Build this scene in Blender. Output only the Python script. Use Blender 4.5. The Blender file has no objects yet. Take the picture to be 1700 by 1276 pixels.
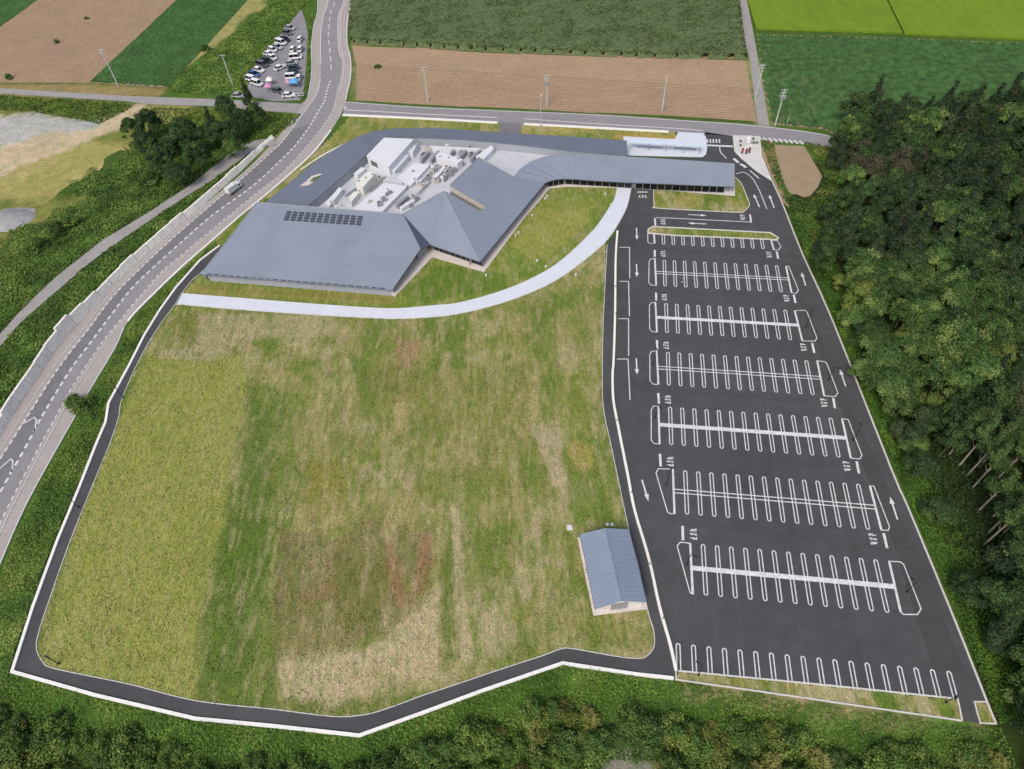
import bpy, bmesh, math, random
import numpy as np
from mathutils import Vector, Matrix
from mathutils.geometry import tessellate_polygon
random.seed(7); RNG = np.random.default_rng(11)
SC = bpy.context.scene
COL = SC.collection

# ------------------------------------------------------------------ camera, sky, sun, exposure
F_PX, PITCH, ROLL, CAM_H = 1155.1043, math.radians(50.6566), math.radians(-3.40962), 122.4
_f = np.array([0, math.cos(PITCH), -math.sin(PITCH)]); _u0 = np.array([0, math.sin(PITCH), math.cos(PITCH)]); _r0 = np.array([1., 0, 0])
CR = math.cos(ROLL)*_r0 + math.sin(ROLL)*_u0; CU = -math.sin(ROLL)*_r0 + math.cos(ROLL)*_u0; CF = _f
cd = bpy.data.cameras.new('camera'); cam = bpy.data.objects.new('camera', cd); COL.objects.link(cam)
cam.matrix_world = Matrix(((CR[0], CU[0], -CF[0], 0), (CR[1], CU[1], -CF[1], 0), (CR[2], CU[2], -CF[2], CAM_H), (0, 0, 0, 1)))
cd.sensor_width = 36; cd.lens = F_PX/1700*36; cd.clip_start = 1; cd.clip_end = 6000
SC.camera = cam
SUN_EL, SUN_AZ = math.radians(50), math.radians(207)      # azimuth clockwise from +Y (north of the plan)
w = bpy.data.worlds.new('World'); SC.world = w; w.use_nodes = True
nt = w.node_tree; bg = nt.nodes['Background']
sky = nt.nodes.new('ShaderNodeTexSky'); sky.sky_type = 'NISHITA'; sky.sun_disc = False
sky.sun_elevation = SUN_EL; sky.sun_rotation = SUN_AZ; sky.air_density = 1.0; sky.dust_density = 4.0; sky.ozone_density = 1.0
nt.links.new(sky.outputs[0], bg.inputs[0]); bg.inputs[1].default_value = 0.145
sd = bpy.data.lights.new('sun', 'SUN'); sd.energy = 1.35; sd.angle = math.radians(18); sd.color = (1, .95, .88)
so = bpy.data.objects.new('sun', sd); COL.objects.link(so)
sv = Vector((math.sin(SUN_AZ)*math.cos(SUN_EL), math.cos(SUN_AZ)*math.cos(SUN_EL), math.sin(SUN_EL)))
so.rotation_euler = sv.to_track_quat('Z', 'Y').to_euler()
SC.view_settings.view_transform = 'Standard'; SC.view_settings.look = 'None'
SC.view_settings.exposure = 0.28; SC.view_settings.gamma = 1
try: SC.view_settings.use_curve_mapping = False
except Exception: pass
SC.cycles.max_bounces = 6; SC.cycles.diffuse_bounces = 3

# ------------------------------------------------------------------ plan coordinates
def ray(x, y): return (x-850)/F_PX*CR - (y-638)/F_PX*CU + CF
def G(x, y, z=0.):
    """survey point of the photograph -> plan position (metres) at height z"""
    d = ray(x, y); t = (z-CAM_H)/d[2]; return (float(d[0]*t), float(d[1]*t))
def P3(x, y, z): return np.array([*G(x, y, z), z])
def GG(pts, z=0.): return [G(x, y, z) for x, y in pts]
def proj(X, Y, Z):
    d = np.array([X, Y, Z-CAM_H]); q = d@CF; return 850+F_PX*(d@CR)/q, 638-F_PX*(d@CU)/q
def plane(a, b, c):
    n = np.cross(b-a, c-a); return n, n@a
def hit(pl, x, y):
    d = ray(x, y); o = np.array([0, 0, CAM_H]); n, k = pl; return o + d*((k-n@o)/(n@d))
def smooth(pts, n=6):
    p = [np.array(q, float) for q in pts]; p = [2*p[0]-p[1]]+p+[2*p[-1]-p[-2]]; out = []
    for i in range(1, len(p)-2):
        for k in range(n):
            t = k/n; a, b, c, d = p[i-1:i+3]
            out.append(tuple(.5*((2*b)+(-a+c)*t+(2*a-5*b+4*c-d)*t*t+(-a+3*b-3*c+d)*t**3)))
    out.append(tuple(p[-2])); return out
def inside(X, Y, poly):
    X = np.asarray(X); Y = np.asarray(Y); r = np.zeros(X.shape, bool); n = len(poly)
    for i in range(n):
        x1, y1 = poly[i]; x2, y2 = poly[(i+1) % n]
        if y1 == y2: continue
        c = ((y1 > Y) != (y2 > Y)) & (X < (x2-x1)*(Y-y1)/(y2-y1)+x1); r ^= c
    return r
def seg_dist(X, Y, line):
    best = np.full(np.shape(X), 1e9)
    for (x1, y1), (x2, y2) in zip(line[:-1], line[1:]):
        L = (x2-x1)**2+(y2-y1)**2+1e-9; t = np.clip(((X-x1)*(x2-x1)+(Y-y1)*(y2-y1))/L, 0, 1)
        best = np.minimum(best, np.hypot(X-x1-t*(x2-x1), Y-y1-t*(y2-y1)))
    return best
_lat = RNG.random((256, 256))
def vnoise(X, Y, s, o=0):
    x = np.asarray(X)/s+o*17.3+1000; y = np.asarray(Y)/s+o*9.1+1000
    xi = np.floor(x).astype(int); yi = np.floor(y).astype(int); fx = x-xi; fy = y-yi; fx = fx*fx*(3-2*fx); fy = fy*fy*(3-2*fy)
    L = lambda a, b: _lat[a % 256, b % 256]
    return (L(xi, yi)*(1-fx)+L(xi+1, yi)*fx)*(1-fy)+(L(xi, yi+1)*(1-fx)+L(xi+1, yi+1)*fx)*fy
def fbm(X, Y, s, o=0): return vnoise(X, Y, s, o)*.55+vnoise(X, Y, s/2.1, o+1)*.3+vnoise(X, Y, s/4.3, o+2)*.15
def lin(c): return tuple((v/255/12.92 if v/255 <= .04045 else ((v/255+.055)/1.055)**2.4) for v in c)

# ------------------------------------------------------------------ materials
MATS = {}
def mat(name, rgb=(128, 128, 128), rough=.8, var=.12, vs=.6, streak=None, attr=False, bump=0., bs=3., metal=0., spec=.3, rand=0., fine=0., hue=None):
    """procedural: colour (or painted soil/plant colour) x large noise x fine noise, with bump"""
    if name in MATS: return MATS[name]
    m = bpy.data.materials.new(name); m.use_nodes = True; n = m.node_tree; b = n.nodes['Principled BSDF']; L = n.links.new
    b.inputs['Roughness'].default_value = rough; b.inputs['Metallic'].default_value = metal; b.inputs['Specular IOR Level'].default_value = spec
    tc = n.nodes.new('ShaderNodeTexCoord'); src = tc.outputs['Object']
    if streak:
        mp = n.nodes.new('ShaderNodeMapping'); mp.inputs['Scale'].default_value = streak[:3]; mp.inputs['Rotation'].default_value = (0, 0, streak[3] if len(streak) > 3 else 0)
        L(src, mp.inputs[0]); src = mp.outputs[0]
    nz = n.nodes.new('ShaderNodeTexNoise'); nz.inputs['Scale'].default_value = vs; nz.inputs['Detail'].default_value = 6; nz.inputs['Roughness'].default_value = .65
    L(src, nz.inputs['Vector'])
    mr = n.nodes.new('ShaderNodeMapRange'); mr.inputs[1].default_value = .3; mr.inputs[2].default_value = .7; mr.inputs[3].default_value = 1-var; mr.inputs[4].default_value = 1+var
    L(nz.outputs[0], mr.inputs[0]); fac = mr.outputs[0]
    def mul(a, c):
        q = n.nodes.new('ShaderNodeMath'); q.operation = 'MULTIPLY'; L(a, q.inputs[0]); L(c, q.inputs[1]); return q.outputs[0]
    if fine:
        n2 = n.nodes.new('ShaderNodeTexNoise'); n2.inputs['Scale'].default_value = vs*7; n2.inputs['Detail'].default_value = 3; L(src, n2.inputs['Vector'])
        m2 = n.nodes.new('ShaderNodeMapRange'); m2.inputs[1].default_value = .3; m2.inputs[2].default_value = .7; m2.inputs[3].default_value = 1-fine; m2.inputs[4].default_value = 1+fine
        L(n2.outputs[0], m2.inputs[0]); fac = mul(fac, m2.outputs[0])
    if rand:
        oi = n.nodes.new('ShaderNodeObjectInfo'); m3 = n.nodes.new('ShaderNodeMapRange'); m3.inputs[3].default_value = 1-rand; m3.inputs[4].default_value = 1+rand
        L(oi.outputs['Random'], m3.inputs[0]); fac = mul(fac, m3.outputs[0])
    mx = n.nodes.new('ShaderNodeVectorMath'); mx.operation = 'SCALE'
    if attr:
        at = n.nodes.new('ShaderNodeAttribute'); at.attribute_name = 'Col'; L(at.outputs['Color'], mx.inputs[0])
    else: mx.inputs[0].default_value = lin(rgb)
    L(fac, mx.inputs['Scale']); outc = mx.outputs[0]
    if hue:                                          # fine mixture of greener and drier blades
        n4 = n.nodes.new('ShaderNodeTexNoise'); n4.inputs['Scale'].default_value = hue[0]; n4.inputs['Detail'].default_value = 5; n4.inputs['Roughness'].default_value = .75; L(src, n4.inputs['Vector'])
        cr_n = n.nodes.new('ShaderNodeValToRGB'); cr_n.color_ramp.elements[0].position = .38; cr_n.color_ramp.elements[1].position = .62
        cr_n.color_ramp.elements[0].color = (*hue[1], 1); cr_n.color_ramp.elements[1].color = (*hue[2], 1); L(n4.outputs[0], cr_n.inputs[0])
        mm = n.nodes.new('ShaderNodeVectorMath'); mm.operation = 'MULTIPLY'; L(outc, mm.inputs[0]); L(cr_n.outputs[0], mm.inputs[1]); outc = mm.outputs[0]
    L(outc, b.inputs['Base Color'])
    if bump:
        n3 = n.nodes.new('ShaderNodeTexNoise'); n3.inputs['Scale'].default_value = bs; n3.inputs['Detail'].default_value = 4; L(src, n3.inputs['Vector'])
        bp = n.nodes.new('ShaderNodeBump'); bp.inputs['Strength'].default_value = bump; bp.inputs['Distance'].default_value = .3
        L(n3.outputs[0], bp.inputs['Height']); L(bp.outputs[0], b.inputs['Normal'])
    MATS[name] = m; return m
mat('terrain', attr=True, rough=.95, var=.16, vs=.25, fine=.2, bump=.5, bs=1.5, spec=.1, hue=(.35, (.8, .95, .72), (1.18, 1.08, 1.15)))
mat('lawn', attr=True, rough=.95, var=.22, vs=.8, fine=.45, streak=(2.0, .6, 1, .05), bump=.8, bs=2.5, spec=.1, hue=(.9, (.74, .92, .62), (1.26, 1.13, 1.2)))
mat('asphalt_new', (73, 73, 74), rough=.85, var=.15, vs=.05, fine=.09, bump=.1, bs=30, spec=.2)
mat('asphalt_lane', (114, 112, 114), rough=.9, var=.07, vs=.08, fine=.08, spec=.2)
mat('asphalt_old', (134, 131, 132), rough=.9, var=.06, vs=.1, fine=.08, spec=.2)
mat('asphalt_path', (148, 144, 140), rough=.95, var=.12, vs=.3, fine=.1, spec=.15)
mat('sidewalk', (160, 152, 147), rough=.9, var=.07, vs=.2, fine=.08, spec=.2)
mat('concrete', (196, 193, 188), rough=.85, var=.1, vs=.4, fine=.08, bump=.1, bs=6)
mat('concrete_pale', (200, 203, 210), rough=.8, var=.05, vs=.3, fine=.04)
mat('concrete_rough', (228, 222, 212), rough=.95, var=.14, vs=.5, fine=.2, bump=.5, bs=4)
mat('kerb_white', (224, 221, 214), rough=.8, var=.08, vs=1.2)
mat('gravel_pile', (146, 146, 146), rough=1, var=.15, vs=.6, fine=.2, spec=.1, bump=.4, bs=4)
mat('gravel_lot', (132, 130, 132), rough=.95, var=.12, vs=.3, fine=.12, spec=.15)
mat('kerb', (196, 193, 188), rough=.9, var=.12, vs=1.2)
mat('plinth', (198, 188, 182), rough=.85, var=.08, vs=.5, fine=.05)
mat('paint', (200, 200, 199), rough=.7, var=.22, vs=1.3, fine=.28)
mat('asphalt_joint', (84, 84, 85), rough=.9, var=.2, vs=.5, fine=.2)
mat('asphalt_patch', (67, 67, 68), rough=.85, var=.1, vs=.2, fine=.1)
mat('paint_old', (196, 192, 188), rough=.7, var=.15, vs=1.5)
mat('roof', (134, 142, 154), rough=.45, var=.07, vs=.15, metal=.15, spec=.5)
mat('roof_ring_shaded', (112, 117, 130), rough=.5, var=.06, vs=.2, metal=.1, spec=.4)  # roof metal with the shade of the outward slopes painted into the colour
mat('shed_wall', (204, 202, 196), rough=.8, var=.06, vs=.6)
mat('roof_blue', (132, 143, 158), rough=.45, var=.08, vs=.2, metal=.15, spec=.5)
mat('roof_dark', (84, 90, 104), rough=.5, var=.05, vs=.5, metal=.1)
mat('white_metal', (208, 209, 212), rough=.5, var=.05, vs=.4)
mat('cream_metal', (214, 211, 200), rough=.5, var=.06, vs=.6)
mat('grey_metal', (140, 142, 146), rough=.5, var=.08, vs=.8)
mat('dark', (38, 40, 44), rough=.6, var=.1, vs=1)
mat('deck', (184, 186, 190), rough=.7, var=.08, vs=.3, fine=.06)
mat('wall_grey', (150, 154, 160), rough=.75, var=.07, vs=.4)
mat('slot_grey', (108, 106, 103), rough=.8, var=.08, vs=.6)
mat('wall_beige', (182, 176, 168), rough=.8, var=.06, vs=.6)
mat('glass', (16, 18, 22), rough=.15, var=.2, vs=.5, spec=.4)
mat('solar', (66, 68, 80), rough=.3, var=.12, vs=1, spec=.6)
mat('soil', (150, 127, 104), rough=1, var=.1, vs=.1, fine=.1, spec=.05)
mat('soil_light', (157, 134, 108), rough=1, var=.1, vs=.1, fine=.1, spec=.05)
mat('soil_grey', (150, 132, 108), rough=1, var=.1, vs=.3, fine=.12, spec=.05, bump=.4, bs=3)
mat('crop_dark', (68, 100, 54), rough=.85, var=.2, vs=.12, fine=.35, spec=.15)
mat('crop_right', (62, 92, 50), rough=.85, var=.14, vs=.06, fine=.4, spec=.15)
mat('rice', (104, 128, 32), rough=.85, var=.07, vs=.05, fine=.1, spec=.15, streak=(1, .4, 1))
mat('corn', (86, 100, 66), rough=.85, var=.25, vs=.5, fine=.5, spec=.15)
mat('leaf_stuff', attr=True, rough=.75, var=.22, vs=.14, spec=.15)
mat('crown_a', attr=True, rough=.65, var=.15, vs=.3, rand=.22, spec=.2)
mat('bark', (96, 84, 72), rough=.95, var=.2, vs=2)
mat('bark_pale', (158, 150, 138), rough=.95, var=.15, vs=2)
mat('pole', (176, 180, 178), rough=.8, var=.06, vs=1)
mat('tyre', (26, 26, 27), rough=.8, var=.05)
mat('lamp_glass', (214, 212, 205), rough=.2, var=.02)
mat('tail', (140, 24, 20), rough=.3, var=.02)
mat('canopy_glass', (196, 212, 224), rough=.2, var=.06, vs=.5)
for nm, c in dict(car_white=(222, 222, 222), car_silver=(160, 164, 168), car_black=(30, 31, 35), car_grey=(88, 92, 98), car_blue=(40, 84, 140), car_teal=(58, 74, 80)).items():
    mat(nm, c, rough=.3, var=.02, spec=.5)
for nm, c in dict(cloth_white=(226, 224, 214), cloth_pink=(196, 140, 168), cloth_blue=(92, 160, 206), cloth_green=(90, 150, 110), red=(150, 50, 52), maroon=(96, 36, 44)).items(): mat(nm, c, rough=.8, var=.08)

# ------------------------------------------------------------------ object helpers
def props(o, label=None, cat=None, group=None, kind=None):
    if label: o['label'] = label
    if cat: o['category'] = cat
    if group: o['group'] = group
    if kind: o['kind'] = kind
    return o
def link(name, me, parent=None, loc=None):
    o = bpy.data.objects.new(name, me); COL.objects.link(o)
    if parent is not None: o.parent = parent
    if loc is not None: o.location = loc
    return o
def empty(name, loc=(0, 0, 0), rz=0, **k):
    o = link(name, None, None, loc); o.rotation_euler = (0, 0, rz); o.empty_display_size = 1; return props(o, **k)
def mesh(name, verts, faces, m):
    me = bpy.data.meshes.new(name); me.from_pydata([tuple(map(float, v)) for v in verts], [], faces); me.update()
    for q in (m if isinstance(m, (list, tuple)) else [m]): me.materials.append(MATS[q])
    return me
class MB:
    def __init__(s): s.v = []; s.f = []; s.mi = []
    def add(s, v, f, mi=0):
        k = len(s.v); s.v += [tuple(map(float, q)) for q in v]; s.f += [tuple(i+k for i in q) for q in f]; s.mi += [mi]*len(f)
    def box(s, cx, cy, z0, z1, lx, ly, a=0, mi=0, taper=0):
        c, n = math.cos(a), math.sin(a); v = []
        for z, t in ((z0, 0), (z1, taper)):
            for dx, dy in ((-1, -1), (1, -1), (1, 1), (-1, 1)):
                x = dx*(lx/2-t); y = dy*(ly/2-t); v.append((cx+c*x-n*y, cy+n*x+c*y, z))
        s.add(v, [(3, 2, 1, 0), (4, 5, 6, 7), (0, 1, 5, 4), (1, 2, 6, 5), (2, 3, 7, 6), (3, 0, 4, 7)], mi)
    def tube(s, a, b, r0, r1, n=6, mi=0):
        a = Vector(a); b = Vector(b); d = (b-a).normalized(); u = d.orthogonal().normalized(); w_ = d.cross(u); v = []
        for p, r in ((a, r0), (b, r1)):
            for k in range(n): t = 2*math.pi*k/n; v.append(p+(u*math.cos(t)+w_*math.sin(t))*r)
        s.add(v, [(k, (k+1) % n, (k+1) % n+n, k+n) for k in range(n)]+[tuple(range(n, 2*n)), tuple(range(n-1, -1, -1))], mi)
    def prism(s, top, zb=None, h=None, mi=0):
        """top: 3D outline; bottom at height zb or h below each point"""
        n = len(top); bot = [(p[0], p[1], zb if zb is not None else p[2]-h) for p in top]
        tr = tessellate_polygon([[Vector((p[0], p[1], 0)) for p in top]])
        f = []
        for t in tr:
            a, b, c = [top[i] for i in t]
            cr = (b[0]-a[0])*(c[1]-a[1])-(b[1]-a[1])*(c[0]-a[0]); t = t if cr > 0 else t[::-1]
            f.append(tuple(t)); f.append(tuple(i+n for i in t[::-1]))
        f += [(i, i+n, (i+1) % n+n, (i+1) % n) for i in range(n)]
        s.add(list(top)+bot, f, mi)
    def build(s, name, m, parent=None, loc=None):
        me = mesh(name, s.v, s.f, m)
        if any(s.mi): me.polygons.foreach_set('material_index', s.mi)
        bm = bmesh.new(); bm.from_mesh(me); bmesh.ops.recalc_face_normals(bm, faces=bm.faces); bm.to_mesh(me); bm.free()
        return link(name, me, parent, loc)
def sheet(name, poly, z, m, parent=None, kind='structure', px=True):
    w_ = GG(poly) if px else poly
    tr = tessellate_polygon([[Vector((x, y, 0)) for x, y in w_]]); f = []
    for t in tr:
        a, b, c = [w_[i] for i in t]; cr = (b[0]-a[0])*(c[1]-a[1])-(b[1]-a[1])*(c[0]-a[0]); f.append(tuple(t) if cr > 0 else tuple(t[::-1]))
    o = link(name, mesh(name, [(x, y, z) for x, y in w_], f, m), parent)
    if parent is None and kind: o['kind'] = kind
    return o
def offset_line(pts, d, closed=False):
    out = []; n = len(pts)
    for i in range(n):
        a = pts[i-1] if (i > 0 or closed) else None; b = pts[(i+1) % n] if (i < n-1 or closed) else None; p = pts[i]
        ns = []
        for q0, q1 in ((a, p), (p, b)):
            if q0 is None or q1 is None: continue
            dx, dy = q1[0]-q0[0], q1[1]-q0[1]; l = math.hypot(dx, dy)
            if l > 1e-6: ns.append((-dy/l, dx/l))
        nx = sum(q[0] for q in ns); ny = sum(q[1] for q in ns); l = math.hypot(nx, ny) or 1; nx /= l; ny /= l
        c = max(.45, nx*ns[0][0]+ny*ns[0][1]) if ns else 1
        out.append((p[0]+nx*d/c, p[1]+ny*d/c))
    return out
def ribbon_mb(mb, pts, width, z, h=0., closed=False, mi=0, zs=None):
    L = offset_line(pts, width/2, closed); R = offset_line(pts, -width/2, closed); n = len(pts); zz = zs or [z]*n
    v = [(x, y, q+h) for (x, y), q in zip(L, zz)]+[(x, y, q+h) for (x, y), q in zip(R, zz)]; rng = range(n if closed else n-1); f = []
    for i in rng: j = (i+1) % n; f.append((i, i+n, j+n, j))
    if h > 0:
        v += [(x, y, q-.3) for (x, y), q in zip(L, zz)]+[(x, y, q-.3) for (x, y), q in zip(R, zz)]
        for i in rng: j = (i+1) % n; f += [(i, j, j+2*n, i+2*n), (j+n, i+n, i+3*n, j+3*n)]
        if not closed: f += [(0, 2*n, 3*n, n), (n-1, 2*n-1, 4*n-1, 3*n-1)]
    mb.add(v, f, mi)
def ribbon(name, pts, width, z, m, h=0., closed=False, parent=None, zs=None):
    mb = MB(); ribbon_mb(mb, pts, width, z, h, closed, zs=zs); o = mb.build(name, m, parent)
    return o
def resample(pts, step):
    p = np.array(pts); d = np.r_[0, np.cumsum(np.hypot(*np.diff(p, axis=0).T))]; n = max(2, int(d[-1]/step)+1); t = np.linspace(0, d[-1], n)
    return list(zip(np.interp(t, d, p[:, 0]), np.interp(t, d, p[:, 1])))
def sub_line(pts, a, b):
    p = np.array(pts); d = np.r_[0, np.cumsum(np.hypot(*np.diff(p, axis=0).T))]
    t = [a]+[x for x in d if a < x < b]+[b]; return list(zip(np.interp(t, d, p[:, 0]), np.interp(t, d, p[:, 1])))
def length(pts): p = np.array(pts); return float(np.hypot(*np.diff(p, axis=0).T).sum())
def dashes(name, pts, on, off, width, z, m, parent):
    mb = MB(); s = 0; T = length(pts)
    while s < T-on: ribbon_mb(mb, sub_line(pts, s, s+on), width, z); s += on+off
    return mb.build(name, m, parent)

# ------------------------------------------------------------------ outlines used by several things
ROAD_L = smooth(GG([(520, -60), (528, 9), (521, 43), (517, 78), (518, 112), (514, 147), (508, 165), (494, 186), (470, 217), (447, 243), (405, 285), (330, 347), (256, 408), (197, 464), (157, 507), (117, 549), (88, 586), (67, 618), (27, 677), (5, 715), (-40, 790), (-90, 890)]), 4)
LINE_L = smooth(GG([(548, -60), (545, 0), (537, 26), (533, 52), (532, 86), (533, 112), (530.5, 138), (524, 159), (500, 193), (469, 235), (453, 250), (400, 298), (338, 351), (282, 400), (234, 445), (187, 493), (149, 544), (115, 587), (85, 629), (53, 680), (21, 730), (-20, 795), (-60, 865)]), 4)
LINE_C = smooth(GG([(570, -60), (557, 0), (550, 17), (547, 34), (545, 60), (548, 86), (550, 112), (549, 131), (543, 150), (538, 169), (528, 186), (513, 211), (490, 242), (459, 273), (418, 310), (353, 357), (298, 405), (256, 443), (218, 480), (181, 528), (149, 571), (120, 610), (91, 656), (69, 693), (48, 733), (10, 800), (-40, 890)]), 4)
LINE_R = smooth(GG([(585, -60), (571, 0), (562, 26), (561, 52), (562, 78), (567, 103), (565, 129), (561, 147), (557, 168), (549, 190), (518, 233), (473, 283), (429, 318), (390, 350), (314, 413), (272, 448), (240, 483), (203, 528), (176, 560), (147, 602), (117, 648), (91, 696), (69, 736), (35, 800), (-5, 880), (-40, 960)]), 4)
ROAD_R = smooth(GG([(600, -60), (586.5, 0), (578, 26), (576, 69), (582, 97), (582, 129), (576, 155), (574, 166), (565, 192), (544, 224), (518, 256), (482, 289), (444, 322), (400, 358), (352, 400), (305, 441), (261, 483), (213, 533), (192, 576), (149, 648), (122, 696), (100, 735), (45, 835), (5, 925), (-30, 1010)]), 4)
KERB_OUT = GG([(365, 408), (333, 432), (293, 477), (266, 514.6), (240, 557), (213, 610.5), (197, 640), (181, 669), (176, 701), (160, 738.5), (130, 815), (95, 900), (56, 1006), (21, 1115), (159, 1154), (325, 1193), (452, 1205), (597, 1221), (700, 1184), (800, 1147), (934, 1101), (1054, 1119), (1118, 1126)])
PATH_IN = smooth(GG([(372, 412), (352, 434), (330, 456), (320, 464), (301, 488), (290, 506.6), (266, 538.6), (234, 592), (203, 661), (197, 693), (181, 740), (150, 815), (116, 900), (81, 999), (65, 1048), (61, 1076), (71, 1098), (92, 1110), (212, 1135), (325, 1163), (452, 1177), (551, 1189), (600, 1187), (640, 1177), (700, 1155), (760, 1135), (840, 1108), (900, 1088.5), (932, 1077), (953, 1077), (1018, 1088.5), (1060, 1093), (1076, 1087), (1086, 1072), (1085, 1046), (1076, 1016), (1059, 937), (1047, 892), (1036, 842), (1015, 742), (1002, 678), (1000, 619), (1002, 523), (1008, 406)]), 5)
WALL_P = smooth(GG([(1025, 384), (1022, 429), (1021, 523), (1018.5, 600), (1017, 619), (1018, 663), (1027, 713), (1042, 789), (1053.5, 848), (1077, 928), (1094, 1005), (1112, 1069), (1122, 1113.5)]), 4)
PARK_R = smooth(GG([(1262, 228), (1266, 262), (1281, 299), (1299, 339), (1332, 422), (1380, 528), (1480, 780.6), (1506, 840), (1579, 1016), (1638, 1165), (1653, 1201.5)]), 3)
PARK_R2 = smooth(GG([(1216, 226), (1218.5, 251), (1230, 263.5), (1256, 285), (1281, 299)]), 4)
WALK_LO = smooth(GG([(293, 505), (400, 514), (500, 521), (600, 527), (661, 529), (720, 526), (760, 521), (820, 507), (880, 486), (930, 461), (980, 424), (1010, 396), (1030, 365), (1041, 342), (1048, 312)]), 5)
WALK_UP = smooth(GG([(303, 487), (400, 495), (500, 503), (600, 510), (660, 512), (720, 507), (760, 503), (820, 487), (870, 468), (920, 441), (960, 407), (990, 376), (1010, 347), (1020, 330), (1025, 308)]), 5)
SITE = KERB_OUT+GG([(1597, 1196)])+GG([(1653, 1202)])+PARK_R[::-1]+GG([(1170, 218), (830, 204), (572, 192)])
B_LINE = KERB_OUT[10:]+GG([(1597, 1196), (1653, 1202)])
R_LINE = PARK_R[::-1]
WALL_B = GG([(462, 224), (441, 243), (399, 285), (330, 347), (256, 409), (197, 465), (157, 508), (117, 550), (88, 587), (67, 619), (27, 678), (5, 716), (-40, 791), (-90, 891)])
WALL_H = [.3, 1.0, 1.7, 2.0, 2.0, 2.1, 2.3, 3.3, 2.8, 2.2, 2.3, 2.2, 2.2, 2.2]
BANK_H = 1.7
site_px = SITE
LEFT_POLY = list(LINE_C)+[(-900, LINE_C[-1][1]-50), (-900, 600), (LINE_C[0][0], 600)]
def terrain_h(X, Y):
    X = np.asarray(X, float); Y = np.asarray(Y, float); out = ~inside(X, Y, SITE)
    db = seg_dist(X, Y, B_LINE); dr = seg_dist(X, Y, R_LINE); dm = seg_dist(X, Y, LINE_C)
    hb = -np.clip((db-.8)*.42, 0, 4.5)*np.clip((dm-11)/14, 0, 1)*np.clip((130-Y)/30, 0, 1)
    hr = -np.clip((dr-.8)*.4, 0, 2.0)*np.clip((150-Y)/25, 0, 1)
    h = np.where(db < dr, np.minimum(hb, 0), np.minimum(hr, 0))
    k = np.clip((dr-db+8)/16, 0, 1); h = hb*k+hr*(1-k)
    h = np.where(out & ~inside(X, Y, LEFT_POLY), h, 0)
    return h+np.where(out & (h < -.5), (fbm(X, Y, 9, 3)-.5)*1.0, 0)
def bank_h(X, Y):
    X = np.asarray(X, float); Y = np.asarray(Y, float); d = seg_dist(X, Y, WALL_B)
    left = inside(X, Y, BANK_POLY); along = np.clip((G(462, 224)[1]-Y)/35, 0, 1)
    return np.where(left, BANK_H*along*np.clip((46-d)/22, 0, 1), 0)
BANK_POLY = WALL_B + offset_line(WALL_B, -60)[::-1]
if not inside(np.array([G(100, 470)[0]]), np.array([G(100, 470)[1]]), BANK_POLY)[0]: BANK_POLY = WALL_B + offset_line(WALL_B, 60)[::-1]
def ground(X, Y): return float(terrain_h(np.array([X]), np.array([Y]))[0]+bank_h(np.array([X]), np.array([Y]))[0])
def GH(x, y, dz=0.):
    z = 0.
    for _ in range(5): X, Y = G(x, y, z+dz); z = ground(X, Y)
    return X, Y, z

# ------------------------------------------------------------------ terrain
def grid_mesh(name, xs, ys, zf, colf, m, keep=None):
    X, Y = np.meshgrid(xs, ys); n, k = X.shape; Z = zf(X, Y); idx = np.arange(n*k).reshape(n, k)
    q = np.stack([idx[:-1, :-1], idx[:-1, 1:], idx[1:, 1:], idx[1:, :-1]], -1).reshape(-1, 4)
    if keep is not None:
        cx = (X[:-1, :-1]+X[1:, 1:]).ravel()/2; cy = (Y[:-1, :-1]+Y[1:, 1:]).ravel()/2; q = q[keep(cx, cy)]
        used, q = np.unique(q, return_inverse=True); q = q.reshape(-1, 4); V = np.stack([X.ravel(), Y.ravel(), Z.ravel()], 1)[used]
    else: V = np.stack([X.ravel(), Y.ravel(), Z.ravel()], 1)
    return np_mesh(name, V, q, colf(V[:, 0], V[:, 1]) if colf else None, m)
def np_mesh(name, V, q, cols, m):
    me = bpy.data.meshes.new(name); me.vertices.add(len(V)); me.vertices.foreach_set('co', np.asarray(V, np.float32).ravel())
    me.loops.add(q.size); me.loops.foreach_set('vertex_index', q.astype(np.int32).ravel()); me.polygons.add(len(q))
    me.polygons.foreach_set('loop_start', np.arange(len(q), dtype=np.int32)*q.shape[1]); me.update(calc_edges=True)
    if cols is not None:
        a = me.color_attributes.new('Col', 'FLOAT_COLOR', 'POINT'); a.data.foreach_set('color', np.c_[cols, np.ones(len(V))].astype(np.float32).ravel())
    me.materials.append(MATS[m]); return me
def paint(X, Y, base, patches, warp=2.5):
    """soil and plant colour by place: patches = (outline, rgb, strength, warp scale)"""
    C = np.tile(np.array(lin(base)), (len(X), 1))
    for i, (poly, rgb, a, ws) in enumerate(patches):
        wx = (fbm(X, Y, ws*2.2, i+5)-.5)*ws*2.4; wy = (fbm(X, Y, ws*2.2, i+31)-.5)*ws*2.4
        s = np.zeros(len(X))
        for jx, jy in ((0, 0), (.6, .3), (-.5, .5), (.2, -.7)): s += inside(X+wx+jx, Y+wy+jy, poly)
        s = (s/4*a)[:, None]; C = C*(1-s)+np.array(lin(rgb))*s
    return C
GP = lambda *p: GG(list(p))
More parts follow.
